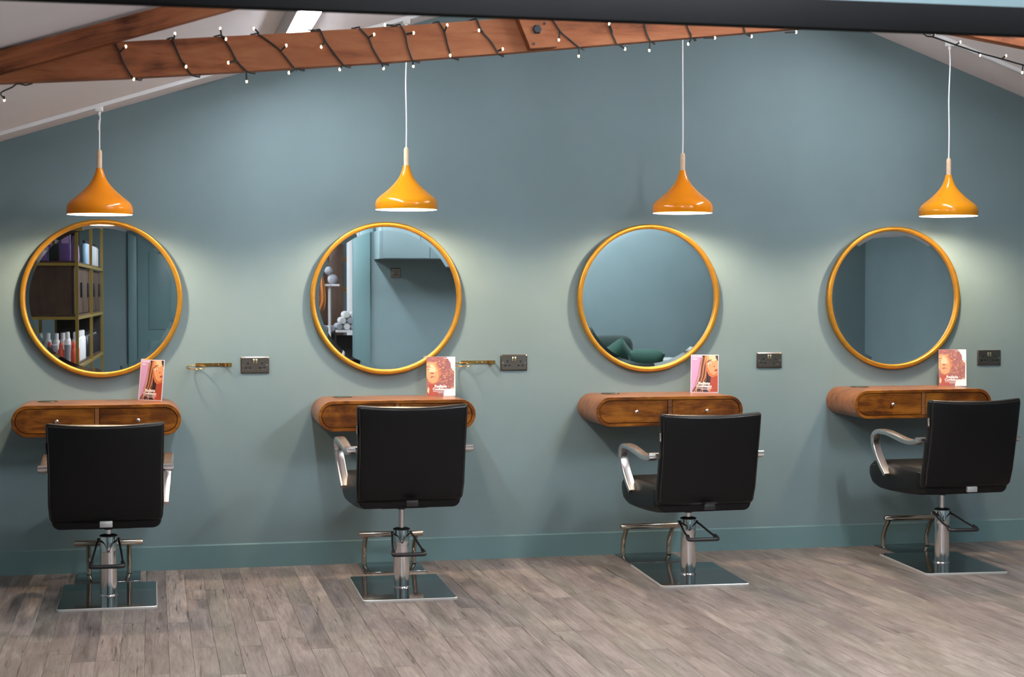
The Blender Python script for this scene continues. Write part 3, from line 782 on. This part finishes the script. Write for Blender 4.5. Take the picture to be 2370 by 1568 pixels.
# ------------------------------------------------------------------ salon chairs
def back_loop(z, w, ycen, th, bulge, n=5, shrink=0.0):
    lp = rrect(w-2*shrink, th-2*min(shrink, th*0.45), min(0.018, (th-2*min(shrink, th*0.45))*0.45), n)
    return [(a, ycen + b - bulge*(1-(2*a/w)**2), z(a) if callable(z) else z) for a, b in lp]
def subdiv_loop(lp, step=0.03):
    out = []
    for i, p in enumerate(lp):
        q = lp[(i+1) % len(lp)]; d = math.dist(p, q); k = max(1, int(d/step))
        for j in range(k): out.append(tuple(p[m]+(q[m]-p[m])*j/k for m in range(2)))
    return out
def make_chair(x, y, rz, base_rz, dz, silver_tab, lz, label):
    root = empty('salon_chair', (x, y, 0), 0, label, 'salon chair', 'black salon chairs facing the mirrors')
    Mr = Matrix.Rotation(rz, 4, 'Z'); Mb = Matrix.Rotation(base_rz, 4, 'Z')
    Mup = Mr @ Matrix.Translation((0, 0, dz))
    def part(bm, name, mats, par=root, M=Mup, ang=35):
        bm.transform(M); return fin(bm, name, mats, par, ang=ang)
    # base plate with rounded corners and bright edge
    lp = rrect(0.44, 0.655, 0.022, 5)
    bm = BM()
    loft(bm, [[(a, b, 0.0005) for a, b in lp], [(a, b, 0.0085) for a, b in lp]], mi=1)
    loft(bm, [[(a, b, 0.0085) for a, b in lp], [(a*0.984, b*0.989, 0.0115) for a, b in lp]], mi=1, cap=False)
    f = bm.faces.new([bm.verts.new((a*0.984, b*0.989, 0.0115)) for a, b in lp])
    part(bm, 'base_plate', ['mirror_steel', 'steel_edge'], M=Mb)
    bm = BM(); lathe(bm, [(0.043, 0.0115), (0.041, 0.016), (0.0375, 0.017), (0.0375, 0.215), (0.0385, 0.216), (0.0385, 0.286), (0.036, 0.292)], 40)
    col = part(bm, 'hydraulic_column', 'chrome', M=Mb)
    bm = BM(); lathe(bm, [(0.0405, 0.286), (0.0405, 0.291), (0.030, 0.295), (0.014, 0.295)], 32); part(bm, 'column_cap', 'black_rubber', col, M=Mb)
    bm = BM(); lathe(bm, [(0.0130, 0.29), (0.0130, 0.345+dz)], 20); part(bm, 'piston', 'chrome', M=Mb)
    bm = BM(); lathe(bm, [(0.019, 0.318), (0.019, 0.345)], 20); part(bm, 'seat_collar', 'black_rubber')
    # pump lever
    lev = []
    for s in (-1, 1):
        bm = BM(); tube(bm, [(s*0.044, 0.012, 0.268), (s*0.050, -0.04, 0.262), (s*0.062, -0.15, 0.225+lz*0.5), (s*0.070, -0.255, 0.195+lz)], 0.0052, 8)
        lev.append(part(bm, 'lever_arm', 'black_rubber', M=Mb, ang=60))
        bm = BM(); lathe(bm, [(0.008, 0.0), (0.008, s*0.016), (0.005, s*0.018)], 12, cx=s*0.036, cy=0.012, cz=0.268, axis='X'); part(bm, 'lever_pivot', 'chrome', M=Mb)
    bm = BM()
    pth = smooth_path([(a, b, c+lz) for a, b, c in ((-0.068, -0.235, 0.200), (-0.073, -0.270, 0.191), (-0.060, -0.282, 0.189), (0, -0.283, 0.189), (0.060, -0.282, 0.189), (0.073, -0.270, 0.191), (0.068, -0.235, 0.200))], 4)
    tube(bm, pth, 0.0100, 10); part(bm, 'pump_lever', 'black_rubber', M=Mb, ang=60)
    # seat: lofted along y
    bm = BM(); loops = []
    prof = [(-0.235, 0.375, 0.478, 0.015), (-0.225, 0.352, 0.486, 0.004), (-0.15, 0.342, 0.486, 0), (0.0, 0.333, 0.484, 0), (0.15, 0.330, 0.485, 0), (0.25, 0.332, 0.484, 0), (0.31, 0.345, 0.478, 0.002), (0.345, 0.372, 0.464, 0.008), (0.362, 0.405, 0.440, 0.02)]
    for yy, zb, zt, ins in prof:
        lp = subdiv_loop(rrect(0.485-2*ins, zt-zb, min(0.036, (zt-zb)*0.42), 5), 0.05)
        loops.append([(a, yy, (zb+zt)/2+b) for a, b in lp])
    nmin = min(len(l) for l in loops)
    loops = []
    for yy, zb, zt, ins in prof:
        lp = rrect(0.485-2*ins, zt-zb, min(0.036, (zt-zb)*0.42), 6)
        loops.append([(a, yy, (zb+zt)/2+b) for a, b in lp])
    loft(bm, loops); st = part(bm, 'seat', 'black_leather', ang=50)
    for s in (-1, 1):
        bm = BM(); tube(bm, [(s*0.2375, yy, zt-0.026) for yy, zb, zt, ins in prof[1:-2]], 0.003, 6)
        part(bm, 'seat_piping', 'leather_edge', st, ang=60)
    # backrest: lofted upwards, reclined, bowed
    bm = BM(); loops = []
    lev_z = [(0.385, 0.472, 0.016), (0.392, 0.488, 0.006), (0.405, 0.498, 0.0), (0.47, 0.508, 0), (0.55, 0.506, 0), (0.63, 0.506, 0), (0.71, 0.510, 0), (0.78, 0.514, 0), (0.822, 0.516, 0), (0.833, 0.514, 0.003), (0.838, 0.506, 0.010)]
    base_lp = None
    for zz, wd, ins in lev_z:
        t = (zz-0.385)/0.455
        yc = -0.215 - 0.085*t - 0.018*math.sin(PI*t)*0.6
        th = 0.062 - 0.010*t - 2*ins*0.8
        lp = rrect(wd, th, min(0.020, th*0.42), 4)
        q = []
        # refine straight front/rear runs so the bow is smooth
        for i, p in enumerate(lp):
            pn = lp[(i+1) % len(lp)]; q.append(p)
            if abs(pn[0]-p[0]) > 0.2:
                for j in range(1, 12): q.append((p[0]+(pn[0]-p[0])*j/12, p[1]))
        dip = 0.012*t**4
        loops.append([(a, yc+b-0.030*(1-(2*a/wd)**2)*(0.35+0.65*t), zz-dip*(1-(2*a/wd)**2)) for a, b in q])
    loft(bm, loops)
    bk = part(bm, 'backrest', 'black_leather', ang=50)
    # piping seam down both rear edges and along the top, stitches on the top band
    bm = BM()
    rear = lambda t, a, wd: (-0.215-0.085*t-0.018*math.sin(PI*t)*0.6) - (0.062-0.010*t)/2 - 0.030*(1-(2*a/wd)**2)*(0.35+0.65*t)
    for s in (-1, 1):
        tube(bm, [(s*(wd/2-0.010), rear((zz-0.385)/0.455, s*(wd/2-0.010), wd)+0.0035, zz) for zz, wd, ins in lev_z[2:9]], 0.0028, 6)
    tube(bm, [(a, rear(0.97, a, 0.516)+0.002, 0.8265-0.0115*(1-(2*a/0.516)**2)) for a in [-0.245+0.49*k/20 for k in range(21)]], 0.0028, 6)
    part(bm, 'piping', 'leather_edge', bk, ang=60)
    bm = BM()
    for k in range(54):
        a = -0.238+0.476*k/53
        yy = rear(0.985, a, 0.516)+0.011; zz = 0.8358-0.0118*(1-(2*a/0.516)**2)
        box(bm, a-0.0026, a+0.0026, yy-0.0008, yy+0.0008, zz-0.0012, zz+0.0014)
    part(bm, 'stitching', 'stitch_thread', bk)
    # side label
    bm = BM(); box(bm, -0.2586, -0.2560, -0.312, -0.292, 0.700, 0.752)
    tg = part(bm, 'fabric_tag', 'tag_black', bk)
    me = text_mesh('LUX', 0.020, 0.0003); me.materials.append(MATS['print_white'])
    o = bpy.data.objects.new('tag_text', me); COL.objects.link(o); o.parent = tg
    # letters run downwards on the outer (-x) face
    R = Matrix(((0, 0, -1, -0.2589), (0, -1, 0, -0.297), (-1, 0, 0, 0.726), (0, 0, 0, 1)))
    o.matrix_local = Mup @ R
    # bracket under the back
    bm = BM(); box(bm, -0.028, 0.028, -0.292, -0.275, 0.366, 0.394, 0.003)
    part(bm, 'back_bracket', 'satin_plate' if silver_tab else 'black_rubber')
    bm = BM(); box(bm, -0.11, 0.11, -0.08, 0.16, 0.330, 0.346, 0.004); part(bm, 'seat_pan', 'black_rubber')
    # arms
    ap = [(0.110, 0.418), (0.150, 0.460), (0.196, 0.524), (0.218, 0.585), (0.203, 0.625), (0.150, 0.645), (0.075, 0.645), (-0.015, 0.633), (-0.100, 0.619), (-0.175, 0.615), (-0.228, 0.622), (-0.250, 0.632)]
    for s in (-1, 1):
        bm = BM(); pth = smooth_path([(s*(0.254+0.022*(b-0.418)/0.227), a, b) for a, b in ap], 4)
        sweep_x(bm, pth, rrect(0.045, 0.026, 0.006, 3)); ar = part(bm, 'armrest', 'polished_aluminium', ang=50)
        bm = BM(); lathe(bm, [(0.012, 0.0), (0.012, s*-0.06)], 16, cx=s*0.296, cy=-0.242, cz=0.634, axis='X'); part(bm, 'arm_pin', 'chrome', ar)
        bm = BM(); lathe(bm, [(0.010, 0.0), (0.010, s*-0.05)], 16, cx=s*0.262, cy=0.125, cz=0.436, axis='X'); part(bm, 'arm_pin', 'chrome', ar)
    return root
D_ = math.radians
make_chair(-0.203, -0.725, D_(-0.5), D_(0), 0.0, True, 0.0, 'black salon chair with a silver bracket under its back, leftmost of four')
make_chair(1.160, -0.800, D_(1.5), D_(-1), 0.066, False, 0.020, 'black salon chair raised highest, in front of the second mirror')
make_chair(2.618, -0.735, D_(2.5), D_(-3), 0.000, False, 0.034, 'black salon chair with its left metal arm clear, third from the left')
make_chair(4.020, -0.688, D_(3.8), D_(-4), 0.045, True, 0.031, 'black salon chair at far right, its silver bracket under the back edge')

# ------------------------------------------------------------------ footrests
def footrest(x, spread, label):
    root = empty('footrest', (x, -0.20, 0), 0, label, 'footrest', 'metal footrests by the skirting')
    bm = BM(); box(bm, -0.155, 0.155, -0.142, 0.165, 0.0005, 0.0075, 0.0015); fin(bm, 'floor_plate', ['mirror_steel'], root)
    for s in (-1, 1):
        bm = BM(); tube(bm, smooth_path([(s*spread, 0.095, 0.007), (s*spread, 0.097, 0.06), (s*spread, 0.075, 0.11), (s*spread, 0.025, 0.166)], 4), 0.0125, 14)
        fin(bm, 'leg', 'brushed_bronze_steel', root, ang=60)
    bm = BM(); tube(bm, [(-0.165, 0.012, 0.176), (-0.16, 0.012, 0.176), (0.16, 0.012, 0.176), (0.165, 0.012, 0.176)], [0.012, 0.0148, 0.0148, 0.012], 16)
    fin(bm, 'foot_bar', 'brushed_bronze_steel', root, ang=50)
footrest(-0.216, 0.098, 'metal footrest behind the leftmost chair base')
footrest(1.198, 0.130, 'metal footrest behind the second chair base')
footrest(2.590, 0.128, 'metal footrest left of the third chair column')
footrest(4.095, 0.130, 'metal footrest beside the rightmost chair column')

# ================================================================== things seen in the mirrors
# wall cupboard on the partition
cb = empty('wall_cupboard', (2.60, YP, 1.71), label='teal wall cupboard reflected in the second mirror', cat='cupboard')
bm = BM(); box(bm, -0.69, 0.75, 0.001, 0.36, 0, 0.62, 0.002); fin(bm, 'carcass', 'teal_paint', cb)
for x0, x1 in ((-0.655, -0.255), (-0.250, 0.245), (0.250, 0.72)):
    bm = BM(); box(bm, x0, x1, 0.36, 0.378, 0.004, 0.60, 0.002); fin(bm, 'door', 'teal_paint', cb)
socket(2.104, 1.592, YP, PI, 'single bronze socket under the teal cupboard seen in the second mirror', False)
# sofa and cushions
sf = empty('sofa', (3.55, -5.42, 0), label='dark green velvet sofa reflected in the third mirror', cat='sofa')
def rb(name, par, x0, x1, y0, y1, z0, z1, bev, matn):
    bm = BM(); box(bm, x0, x1, y0, y1, z0, z1, bev, 4); return fin(bm, name, matn, par, ang=50)
rb('seat', sf, -0.95, 0.70, -0.36, 0.42, 0.16, 0.47, 0.05, 'dark_green_velvet')
rb('backrest', sf, -0.95, 0.655, -0.42, -0.14, 0.40, 0.795, 0.08, 'dark_green_velvet')
rb('arm', sf, -1.15, -0.94, -0.42, 0.42, 0.08, 0.60, 0.05, 'dark_green_velvet')
for lx in (-1.05, 0.62):
    for ly in (-0.32, 0.34):
        bm = BM(); lathe(bm, [(0.018, 0.0), (0.026, 0.17)], 12, cx=lx, cy=ly); fin(bm, 'leg', 'walnut_board', sf)
def cushion(x, y, z, rz, rx, s, label, spin=0.0):
    bm = BM(); n = 12; top = {}; bot = {}
    for i in range(n+1):
        for j in range(n+1):
            u, v = 2*i/n-1, 2*j/n-1
            pinch = 1-0.10*(1-abs(u))*abs(v)**3-0.0
            px = u*s*(1-0.08*(1-v*v)); py = v*s*(1-0.08*(1-u*u))
            h = 0.085*((1-u**4)*(1-v**4))**0.55
            top[i, j] = bm.verts.new((px, py, h))
            bot[i, j] = top[i, j] if i in (0, n) or j in (0, n) else bm.verts.new((px, py, -h))
    for i in range(n):
        for j in range(n):
            bm.faces.new((top[i, j], top[i+1, j], top[i+1, j+1], top[i, j+1]))
            bm.faces.new((bot[i, j], bot[i, j+1], bot[i+1, j+1], bot[i+1, j]))
    bm.transform(Matrix.Translation((x, y, z)) @ Matrix.Rotation(rz, 4, 'Z') @ Matrix.Rotation(rx, 4, 'X') @ Matrix.Rotation(spin, 4, 'Z') @ Matrix.Translation((0, 0, 0)))
    bm.transform(Matrix.Translation((-x, -y, -z))); o = fin(bm, 'cushion', 'green_velvet', ang=80); o.location = (x, y, z)
    tag(o, label, 'cushion', 'green cushions on the sofa'); return o
cushion(4.00, -5.40, 0.630, D_(6), D_(66), 0.14, 'green velvet cushion standing on its corner, left one in the third mirror', D_(40))
cushion(4.18, -5.15, 0.605, D_(15), D_(30), 0.16, 'green velvet cushion lying tilted, right one in the third mirror')
bm = BM(); box(bm, -0.42, 0.42, -0.13, 0.13, 0.0, 0.03, 0.004); box(bm, -0.40, 0.40, -0.11, 0.11, -0.56, 0.0, 0.004)
o = fin(bm, 'window_bench', 'pale_board'); o.location = (4.74, -5.38, 0.56); o.rotation_euler = (0, 0, D_(52)); tag(o, 'pale board bench beside the green sofa', 'bench')

# shelving unit with salon products (left-hand mirror)
SX, SY = -0.555, -4.40
su = empty('shelving_unit', (SX, SY, 0), math.atan2(0.095, 3.1), 'gold-framed shelving unit with walnut cupboards, reflected in the left mirror', 'shelving unit')
SLEN, SDEP = 3.1, 0.42
def part(name, matn, *b, bev=0.0):
    bm = BM(); box(bm, *b, bev); return fin(bm, name, matn, su)
for yy in (0.0, -1.6, -SLEN):
    for xx in (0.0, -SDEP):
        part('post', 'olive_gold_metal', xx-0.012, xx+0.012, yy-0.012, yy+0.012, 0.0, 2.05)
for zz in (0.46, 0.855, 1.235, 1.645, 2.03):
    part('shelf_rail', 'olive_gold_metal', -0.010, 0.010, -SLEN, 0.0, zz-0.022, zz)
    part('shelf_rail', 'olive_gold_metal', -SDEP, 0.0, -0.010, 0.010, zz-0.022, zz)
    part('shelf_board', 'walnut_board', -SDEP+0.005, -0.012, -SLEN+0.005, -0.012, zz, zz+0.014)
for a, b in ((-0.02, -1.58), (-1.62, -3.08)):
    part('cupboard', 'walnut_board', -SDEP+0.01, -0.04, b, a, 1.249, 1.622)
    h = (a-b)/2
    for k in range(2):
        d = part('door', 'walnut_board', -0.039, -0.020, b+h*k+0.004, b+h*(k+1)-0.004, 1.255, 1.616, bev=0.002)
        bm = BM(); box(bm, -0.020, -0.004, b+h*k+0.06, b+h*k+0.16, 1.38, 1.50, 0.004); fin(bm, 'handle', 'rack_dark', d)
part('cupboard', 'walnut_board', -SDEP+0.01, -0.04, -3.08, -0.02, 0.474, 0.70)
part('dark_backing', 'rack_dark', -SDEP+0.01, -0.012, -SLEN+0.02, -SLEN+0.035, 0.87, 1.21)  # dark sheet added to blacken the background behind the lower bottles
part('dark_backing', 'rack_dark', -SDEP+0.01, -0.2, -SLEN+0.02, -SLEN+0.035, 1.66, 2.0)  # another added dark sheet, darkening behind the upper shelf
su_m = Matrix.Translation((SX, SY, 0)) @ Matrix.Rotation(math.atan2(0.095, 3.1), 4, 'Z')
def on_shelf(o, x, y, z):
    o.location = su_m @ Vector((x, y, z+0.0145)); return o
BOT = {}
def bottle(kind, matn, x, y, z, label, group):
    key = (kind, matn)
    if key not in BOT:
        bm = BM()
        if kind == 'tall': pr = [(0.024, 0.0), (0.027, 0.006), (0.027, 0.175), (0.022, 0.188), (0.013, 0.194)]; cap = [(0.018, 0.194), (0.018, 0.235), (0.014, 0.238)]
        elif kind == 'spray': pr = [(0.022, 0.0), (0.025, 0.006), (0.025, 0.105), (0.014, 0.125)]; cap = [(0.016, 0.125), (0.014, 0.150), (0.009, 0.172)]
        elif kind == 'tube': pr = [(0.016, 0.0), (0.018, 0.02), (0.022, 0.06), (0.024, 0.150)]; cap = [(0.025, 0.150), (0.025, 0.155)]
        else: pr = [(0.030, 0.0), (0.034, 0.006), (0.034, 0.165), (0.020, 0.182)]; cap = [(0.014, 0.182), (0.014, 0.210)]
        lathe(bm, pr, 16); b = fin(bm, 'bottle', matn, ang=40)
        bm = BM(); lathe(bm, cap, 14)
        capm = {'bottle_white': 'bottle_white', 'bottle_red': 'bottle_red', 'bottle_grey': 'bottle_white', 'bottle_black': 'bottle_black'}.get(matn, 'bottle_black')
        c = fin(bm, 'cap', capm, b)
        BOT[key] = (b, c); o = b
    else:
        b, c = BOT[key]; o = inst(b); inst(c, o)
    on_shelf(o, x, y, z); tag(o, label, 'bottle', group)
    return o
LSH = [('tall', 'bottle_white', -0.165, -0.14), ('tall', 'bottle_white', -0.085, -0.16), ('tall', 'bottle_white', -0.045, -0.42), ('tall', 'bottle_white', -0.05, -0.62), ('tall', 'bottle_white', -0.12, -0.60), ('tall', 'bottle_white', -0.05, -0.85), ('tall', 'bottle_white', -0.05, -1.05),
       ('tall', 'bottle_white', -0.235, -0.22), ('tall', 'bottle_white', -0.13, -0.30), ('tall', 'bottle_white', -0.30, -0.30), ('tall', 'bottle_white', -0.05, -1.25), ('spray', 'bottle_red', -0.125, -0.06), ('spray', 'bottle_red', -0.04, -0.17), ('spray', 'bottle_red', -0.215, -0.12), ('spray', 'bottle_red', -0.06, -0.30), ('spray', 'bottle_red', -0.045, -0.52), ('tube', 'bottle_grey', -0.175, -0.05), ('tube', 'bottle_grey', -0.075, -0.05), ('tube', 'bottle_grey', -0.255, -0.06), ('tube', 'bottle_grey', -0.30, -0.12), ('tube', 'bottle_grey', -0.34, -0.06),
       ('fat', 'bottle_black', -0.06, -1.75), ('fat', 'bottle_black', -0.06, -1.95), ('fat', 'bottle_black', -0.06, -2.15), ('fat', 'bottle_black', -0.06, -2.40), ('fat', 'bottle_black', -0.06, -2.65), ('fat', 'bottle_black', -0.06, -2.9)]
LBL = {'tall': 'tall white bottle on the lower gold shelf in the left mirror', 'spray': 'red spray bottle on the lower gold shelf in the left mirror', 'tube': 'grey tube on the lower gold shelf in the left mirror', 'fat': 'dark bottle at the far end of the lower gold shelf'}
for kd, mt, a, b in LSH: bottle(kd, mt, a, b, 0.855, LBL[kd], kd+' products on the lower shelf')
for k in range(12):
    c = ('bottle_blue', 'bottle_pink', 'bottle_mint')[k % 3]
    nm = {'bottle_blue': 'pale blue', 'bottle_pink': 'pink', 'bottle_mint': 'mint'}[c]
    bottle('fat', c, -0.06, -1.72-0.115*k, 1.645, nm+' bottle in the pastel row on the upper gold shelf', 'pastel bottles on the upper shelf')
def carton(x, y, w_, d_, h_, matn, label, name='carton'):
    bm = BM(); box(bm, -w_/2, w_/2, -d_/2, d_/2, 0, h_, 0.003); o = fin(bm, name, matn); on_shelf(o, x, y, 1.645); tag(o, label, 'box')
    bm = BM(); box(bm, -w_/2+0.01, w_/2-0.01, d_/2, d_/2+0.0008, h_*0.55, h_*0.8); fin(bm, 'printed_band', 'lilac_foil' if matn == 'purple_card' else 'bottle_grey', o, smooth=False)
carton(-0.265, -0.10, 0.085, 0.08, 0.215, 'purple_card', 'purple carton beside the white tub on the upper shelf')
carton(-0.175, -0.12, 0.075, 0.08, 0.240, 'bottle_black', 'black carton between the purple cartons on the upper shelf')
carton(-0.090, -0.10, 0.075, 0.08, 0.245, 'purple_card', 'purple carton next to the front post on the upper shelf')
bm = BM(); lathe(bm, [(0.040, 0.0), (0.046, 0.004), (0.052, 0.15), (0.055, 0.155), (0.055, 0.165), (0.002, 0.168)], 24); o = fin(bm, 'product_tub', 'bottle_white'); on_shelf(o, -0.365, -0.10, 1.645); tag(o, 'white product tub at the left of the upper gold shelf', 'tub')
bm = BM()
loft(bm, [[(a, b, z) for a, b in rrect(wd, th, min(wd, th)*0.45, 4)] for z, wd, th in ((0, 0.09, 0.05), (0.03, 0.10, 0.06), (0.12, 0.10, 0.045), (0.19, 0.095, 0.012), (0.21, 0.095, 0.006))])
o = fin(bm, 'gift_bag', 'lilac_foil', ang=60); on_shelf(o, -0.055, -0.55, 1.645); o.rotation_euler = (0, 0, D_(70)); tag(o, 'shiny lilac bag on the upper gold shelf', 'bag')

# rear wall: door and architrave seen in the left mirror
bm = BM(); box(bm, -0.15, 0.62, YB, YB+0.03, 0.0, 2.02, 0.003); dr = struct(fin(bm, 'door_1', 'teal_trim_paint'))
for z0, z1 in ((0.18, 0.90), (1.02, 1.86)):
    for x0, x1 in ((-0.03, 0.20), (0.28, 0.50)):
        bm = BM(); box(bm, x0, x1, YB+0.03, YB+0.040, z0, z1, 0.006); fin(bm, 'door_panel', 'teal_trim_paint', dr)
bm = BM(); box(bm, -0.25, -0.155, YB, YB+0.06, 0, 2.11, 0.008); box(bm, 0.625, 0.72, YB, YB+0.06, 0, 2.11, 0.008); box(bm, -0.155, 0.625, YB, YB+0.06, 2.025, 2.11, 0.008)
struct(fin(bm, 'trim_3', 'teal_trim_paint'))

# towel station seen in the second mirror
YS = -7.45
rk = empty('towel_rack', (1.78, YS, 0), label='dark rack with white shelves holding rolled towels, seen in the second mirror', cat='rack')
for x0, x1, zz, mt in ((-0.05, 0.42, 1.055, 'bottle_white'), (-0.26, -0.06, 1.035, 'rack_dark'), (-0.26, 0.42, 0.60, 'rack_dark')):
    bm = BM(); box(bm, x0, x1, -0.20, 0.10, zz-0.02, zz, 0.003); fin(bm, 'shelf', mt, rk)
for xx in (-0.25, -0.05, 0.41):
    for yy in (-0.19, 0.07):
        bm = BM(); box(bm, xx-0.01, xx+0.01, yy-0.01, yy+0.01, 0, 1.035); fin(bm, 'upright', 'rack_dark', rk, smooth=False)
bm = BM(); box(bm, -0.26, 0.42, -0.215, -0.201, 0.0, 1.0); fin(bm, 'back_panel', 'rack_dark', rk, smooth=False)
bm = BM()
lp = [(0.034*math.cos(2*PI*k/16), 0.034*math.sin(2*PI*k/16)) for k in range(16)]
loft(bm, [[(a*s_, yy, b*s_) for a, b in lp] for yy, s_ in ((-0.12, 0.82), (-0.105, 1.0), (0.10, 1.0), (0.115, 0.82))])
tw0 = fin(bm, 'rolled_towel', 'towel_grey', ang=60); me_g = tw0.data
me_w = me_g.copy(); me_w.materials.clear(); me_w.materials.append(MATS['towel_white'])
me_b = me_g.copy(); me_b.materials.clear(); me_b.materials.append(MATS['towel_beige'])
rs = random.Random(3); first = True
for row, (z, xs) in enumerate(((1.090, [-0.01, 0.06, 0.13, 0.20, 0.27, 0.34]), (1.148, [0.025, 0.095, 0.165, 0.235]), (1.205, [0.06, 0.13]))):
    for xx in xs:
        o = tw0 if first else tw0.copy()
        if not first: COL.objects.link(o)
        first = False; o.data = me_w if rs.random() > 0.35 else me_g
        o.location = (1.78+xx, YS-0.03, z); o.rotation_euler = (0, rs.uniform(0, 3), rs.uniform(-0.03, 0.03))
        tag(o, 'rolled towel in the heap on the white shelf in the second mirror', 'towel', 'rolled towels on the rack')
for xx in (-0.22, -0.15, -0.085):
    o = tw0.copy(); COL.objects.link(o); o.data = me_g; o.location = (1.78+xx, YS-0.03, 1.070); o.rotation_euler = (0, 0, rs.uniform(-.01, .01)); tag(o, 'grey rolled towel on the lower dark shelf of the towel rack', 'towel', 'grey towels on the rack')
for k, (xx, z) in enumerate(((0.10, 0.635), (0.17, 0.635), (0.135, 0.695), (0.24, 0.635), (0.31, 0.635), (0.205, 0.695), (0.275, 0.695), (0.17, 0.755))):
    o = tw0.copy(); COL.objects.link(o); o.data = me_b; o.location = (1.78+xx, YS-0.03, z); o.rotation_euler = (0, 0, rs.uniform(-.01, .01)); tag(o, 'beige rolled towel on the bottom shelf of the towel rack', 'towel', 'beige towels on the rack')
bm = BM(); box(bm, 1.95, 2.02, -8.32, -8.24, 0, zc(1.95)-0.01, 0.003); struct(fin(bm, 'trim_4', 'white_plastic'))
wd = empty('wardrobe', (1.70, -8.35, 0), label='tall dark walnut wardrobe behind the towel rack', cat='wardrobe')
bm = BM(); box(bm, -0.12, 0.22, -0.35, 0.0, 0, 2.1, 0.003); fin(bm, 'carcass', 'walnut_board', wd)
for x0, x1 in ((-0.116, 0.048), (0.052, 0.216)):
    bm = BM(); box(bm, x0, x1, 0.0005, 0.018, 0.06, 2.09, 0.002); fin(bm, 'door', 'walnut_board', wd)
# wig stand with grey balls
ws = empty('display_stand', (1.66, -7.22, 0), label='white display stand with grey pompoms beside the towels', cat='stand')
bm = BM(); lathe(bm, [(0.075, 0.0), (0.075, 0.015), (0.014, 0.03), (0.012, 1.48)], 20); fin(bm, 'pole', 'bottle_white', ws)
bm = BM(); box(bm, -0.06, 0.09, -0.05, 0.05, 1.48, 1.50, 0.004); fin(bm, 'tray', 'bottle_white', ws)
for dx, z, r_ in ((0.03, 1.548, 0.048), (-0.01, 1.628, 0.040)):
    bm = BM(); bmesh.ops.create_icosphere(bm, subdivisions=3, radius=r_); o = fin(bm, 'pompom', 'towel_grey', ws, ang=80); o.location = (dx, 0, z)
wg = empty('wig', (1.525, -7.02, 1.25), label='ginger hairpiece hanging at the left edge of the second mirror', cat='wig')
bm = BM()
for k in range(16):
    a = k*0.4; r0 = 0.02+0.012*(k % 3)
    tube(bm, smooth_path([(r0*math.cos(a), r0*math.sin(a), 0.36), (r0*1.6*math.cos(a+.3), r0*1.6*math.sin(a+.3), 0.24), (r0*1.9*math.cos(a+.2), r0*1.9*math.sin(a+.2), 0.10), (r0*1.2*math.cos(a+.6), r0*1.2*math.sin(a+.6), 0.0)], 3), [0.010]*9+[0.004], 6)
fin(bm, 'hair', 'ginger_wig', wg, ang=60)
bm = BM(); lathe(bm, [(0.004, -1.25), (0.004, 0.36)], 8); fin(bm, 'stand_rod', 'rack_dark', wg)
# second round mirror on the rear wall
rm = empty('round_mirror', (2.28, YB+0.001, 1.62), PI, 'small round gold mirror on the rear wall, seen inside the second mirror', 'mirror')
bm = BM(); loops = []
for i in range(64):
    a = 2*PI*i/64; c, s_ = math.cos(a), math.sin(a)
    loops.append([(r_*c, y_, r_*s_) for r_, y_ in ((0.26, 0), (0.26, -0.03), (0.235, -0.03), (0.235, 0))])
loft(bm, loops, closed=True); fin(bm, 'frame', 'gold_frame', rm)
bm = BM(); lathe(bm, [(0.2345, -0.004), (0.2345, -0.014)], 64, axis='Y'); fin(bm, 'glass', 'mirror_glass', rm)
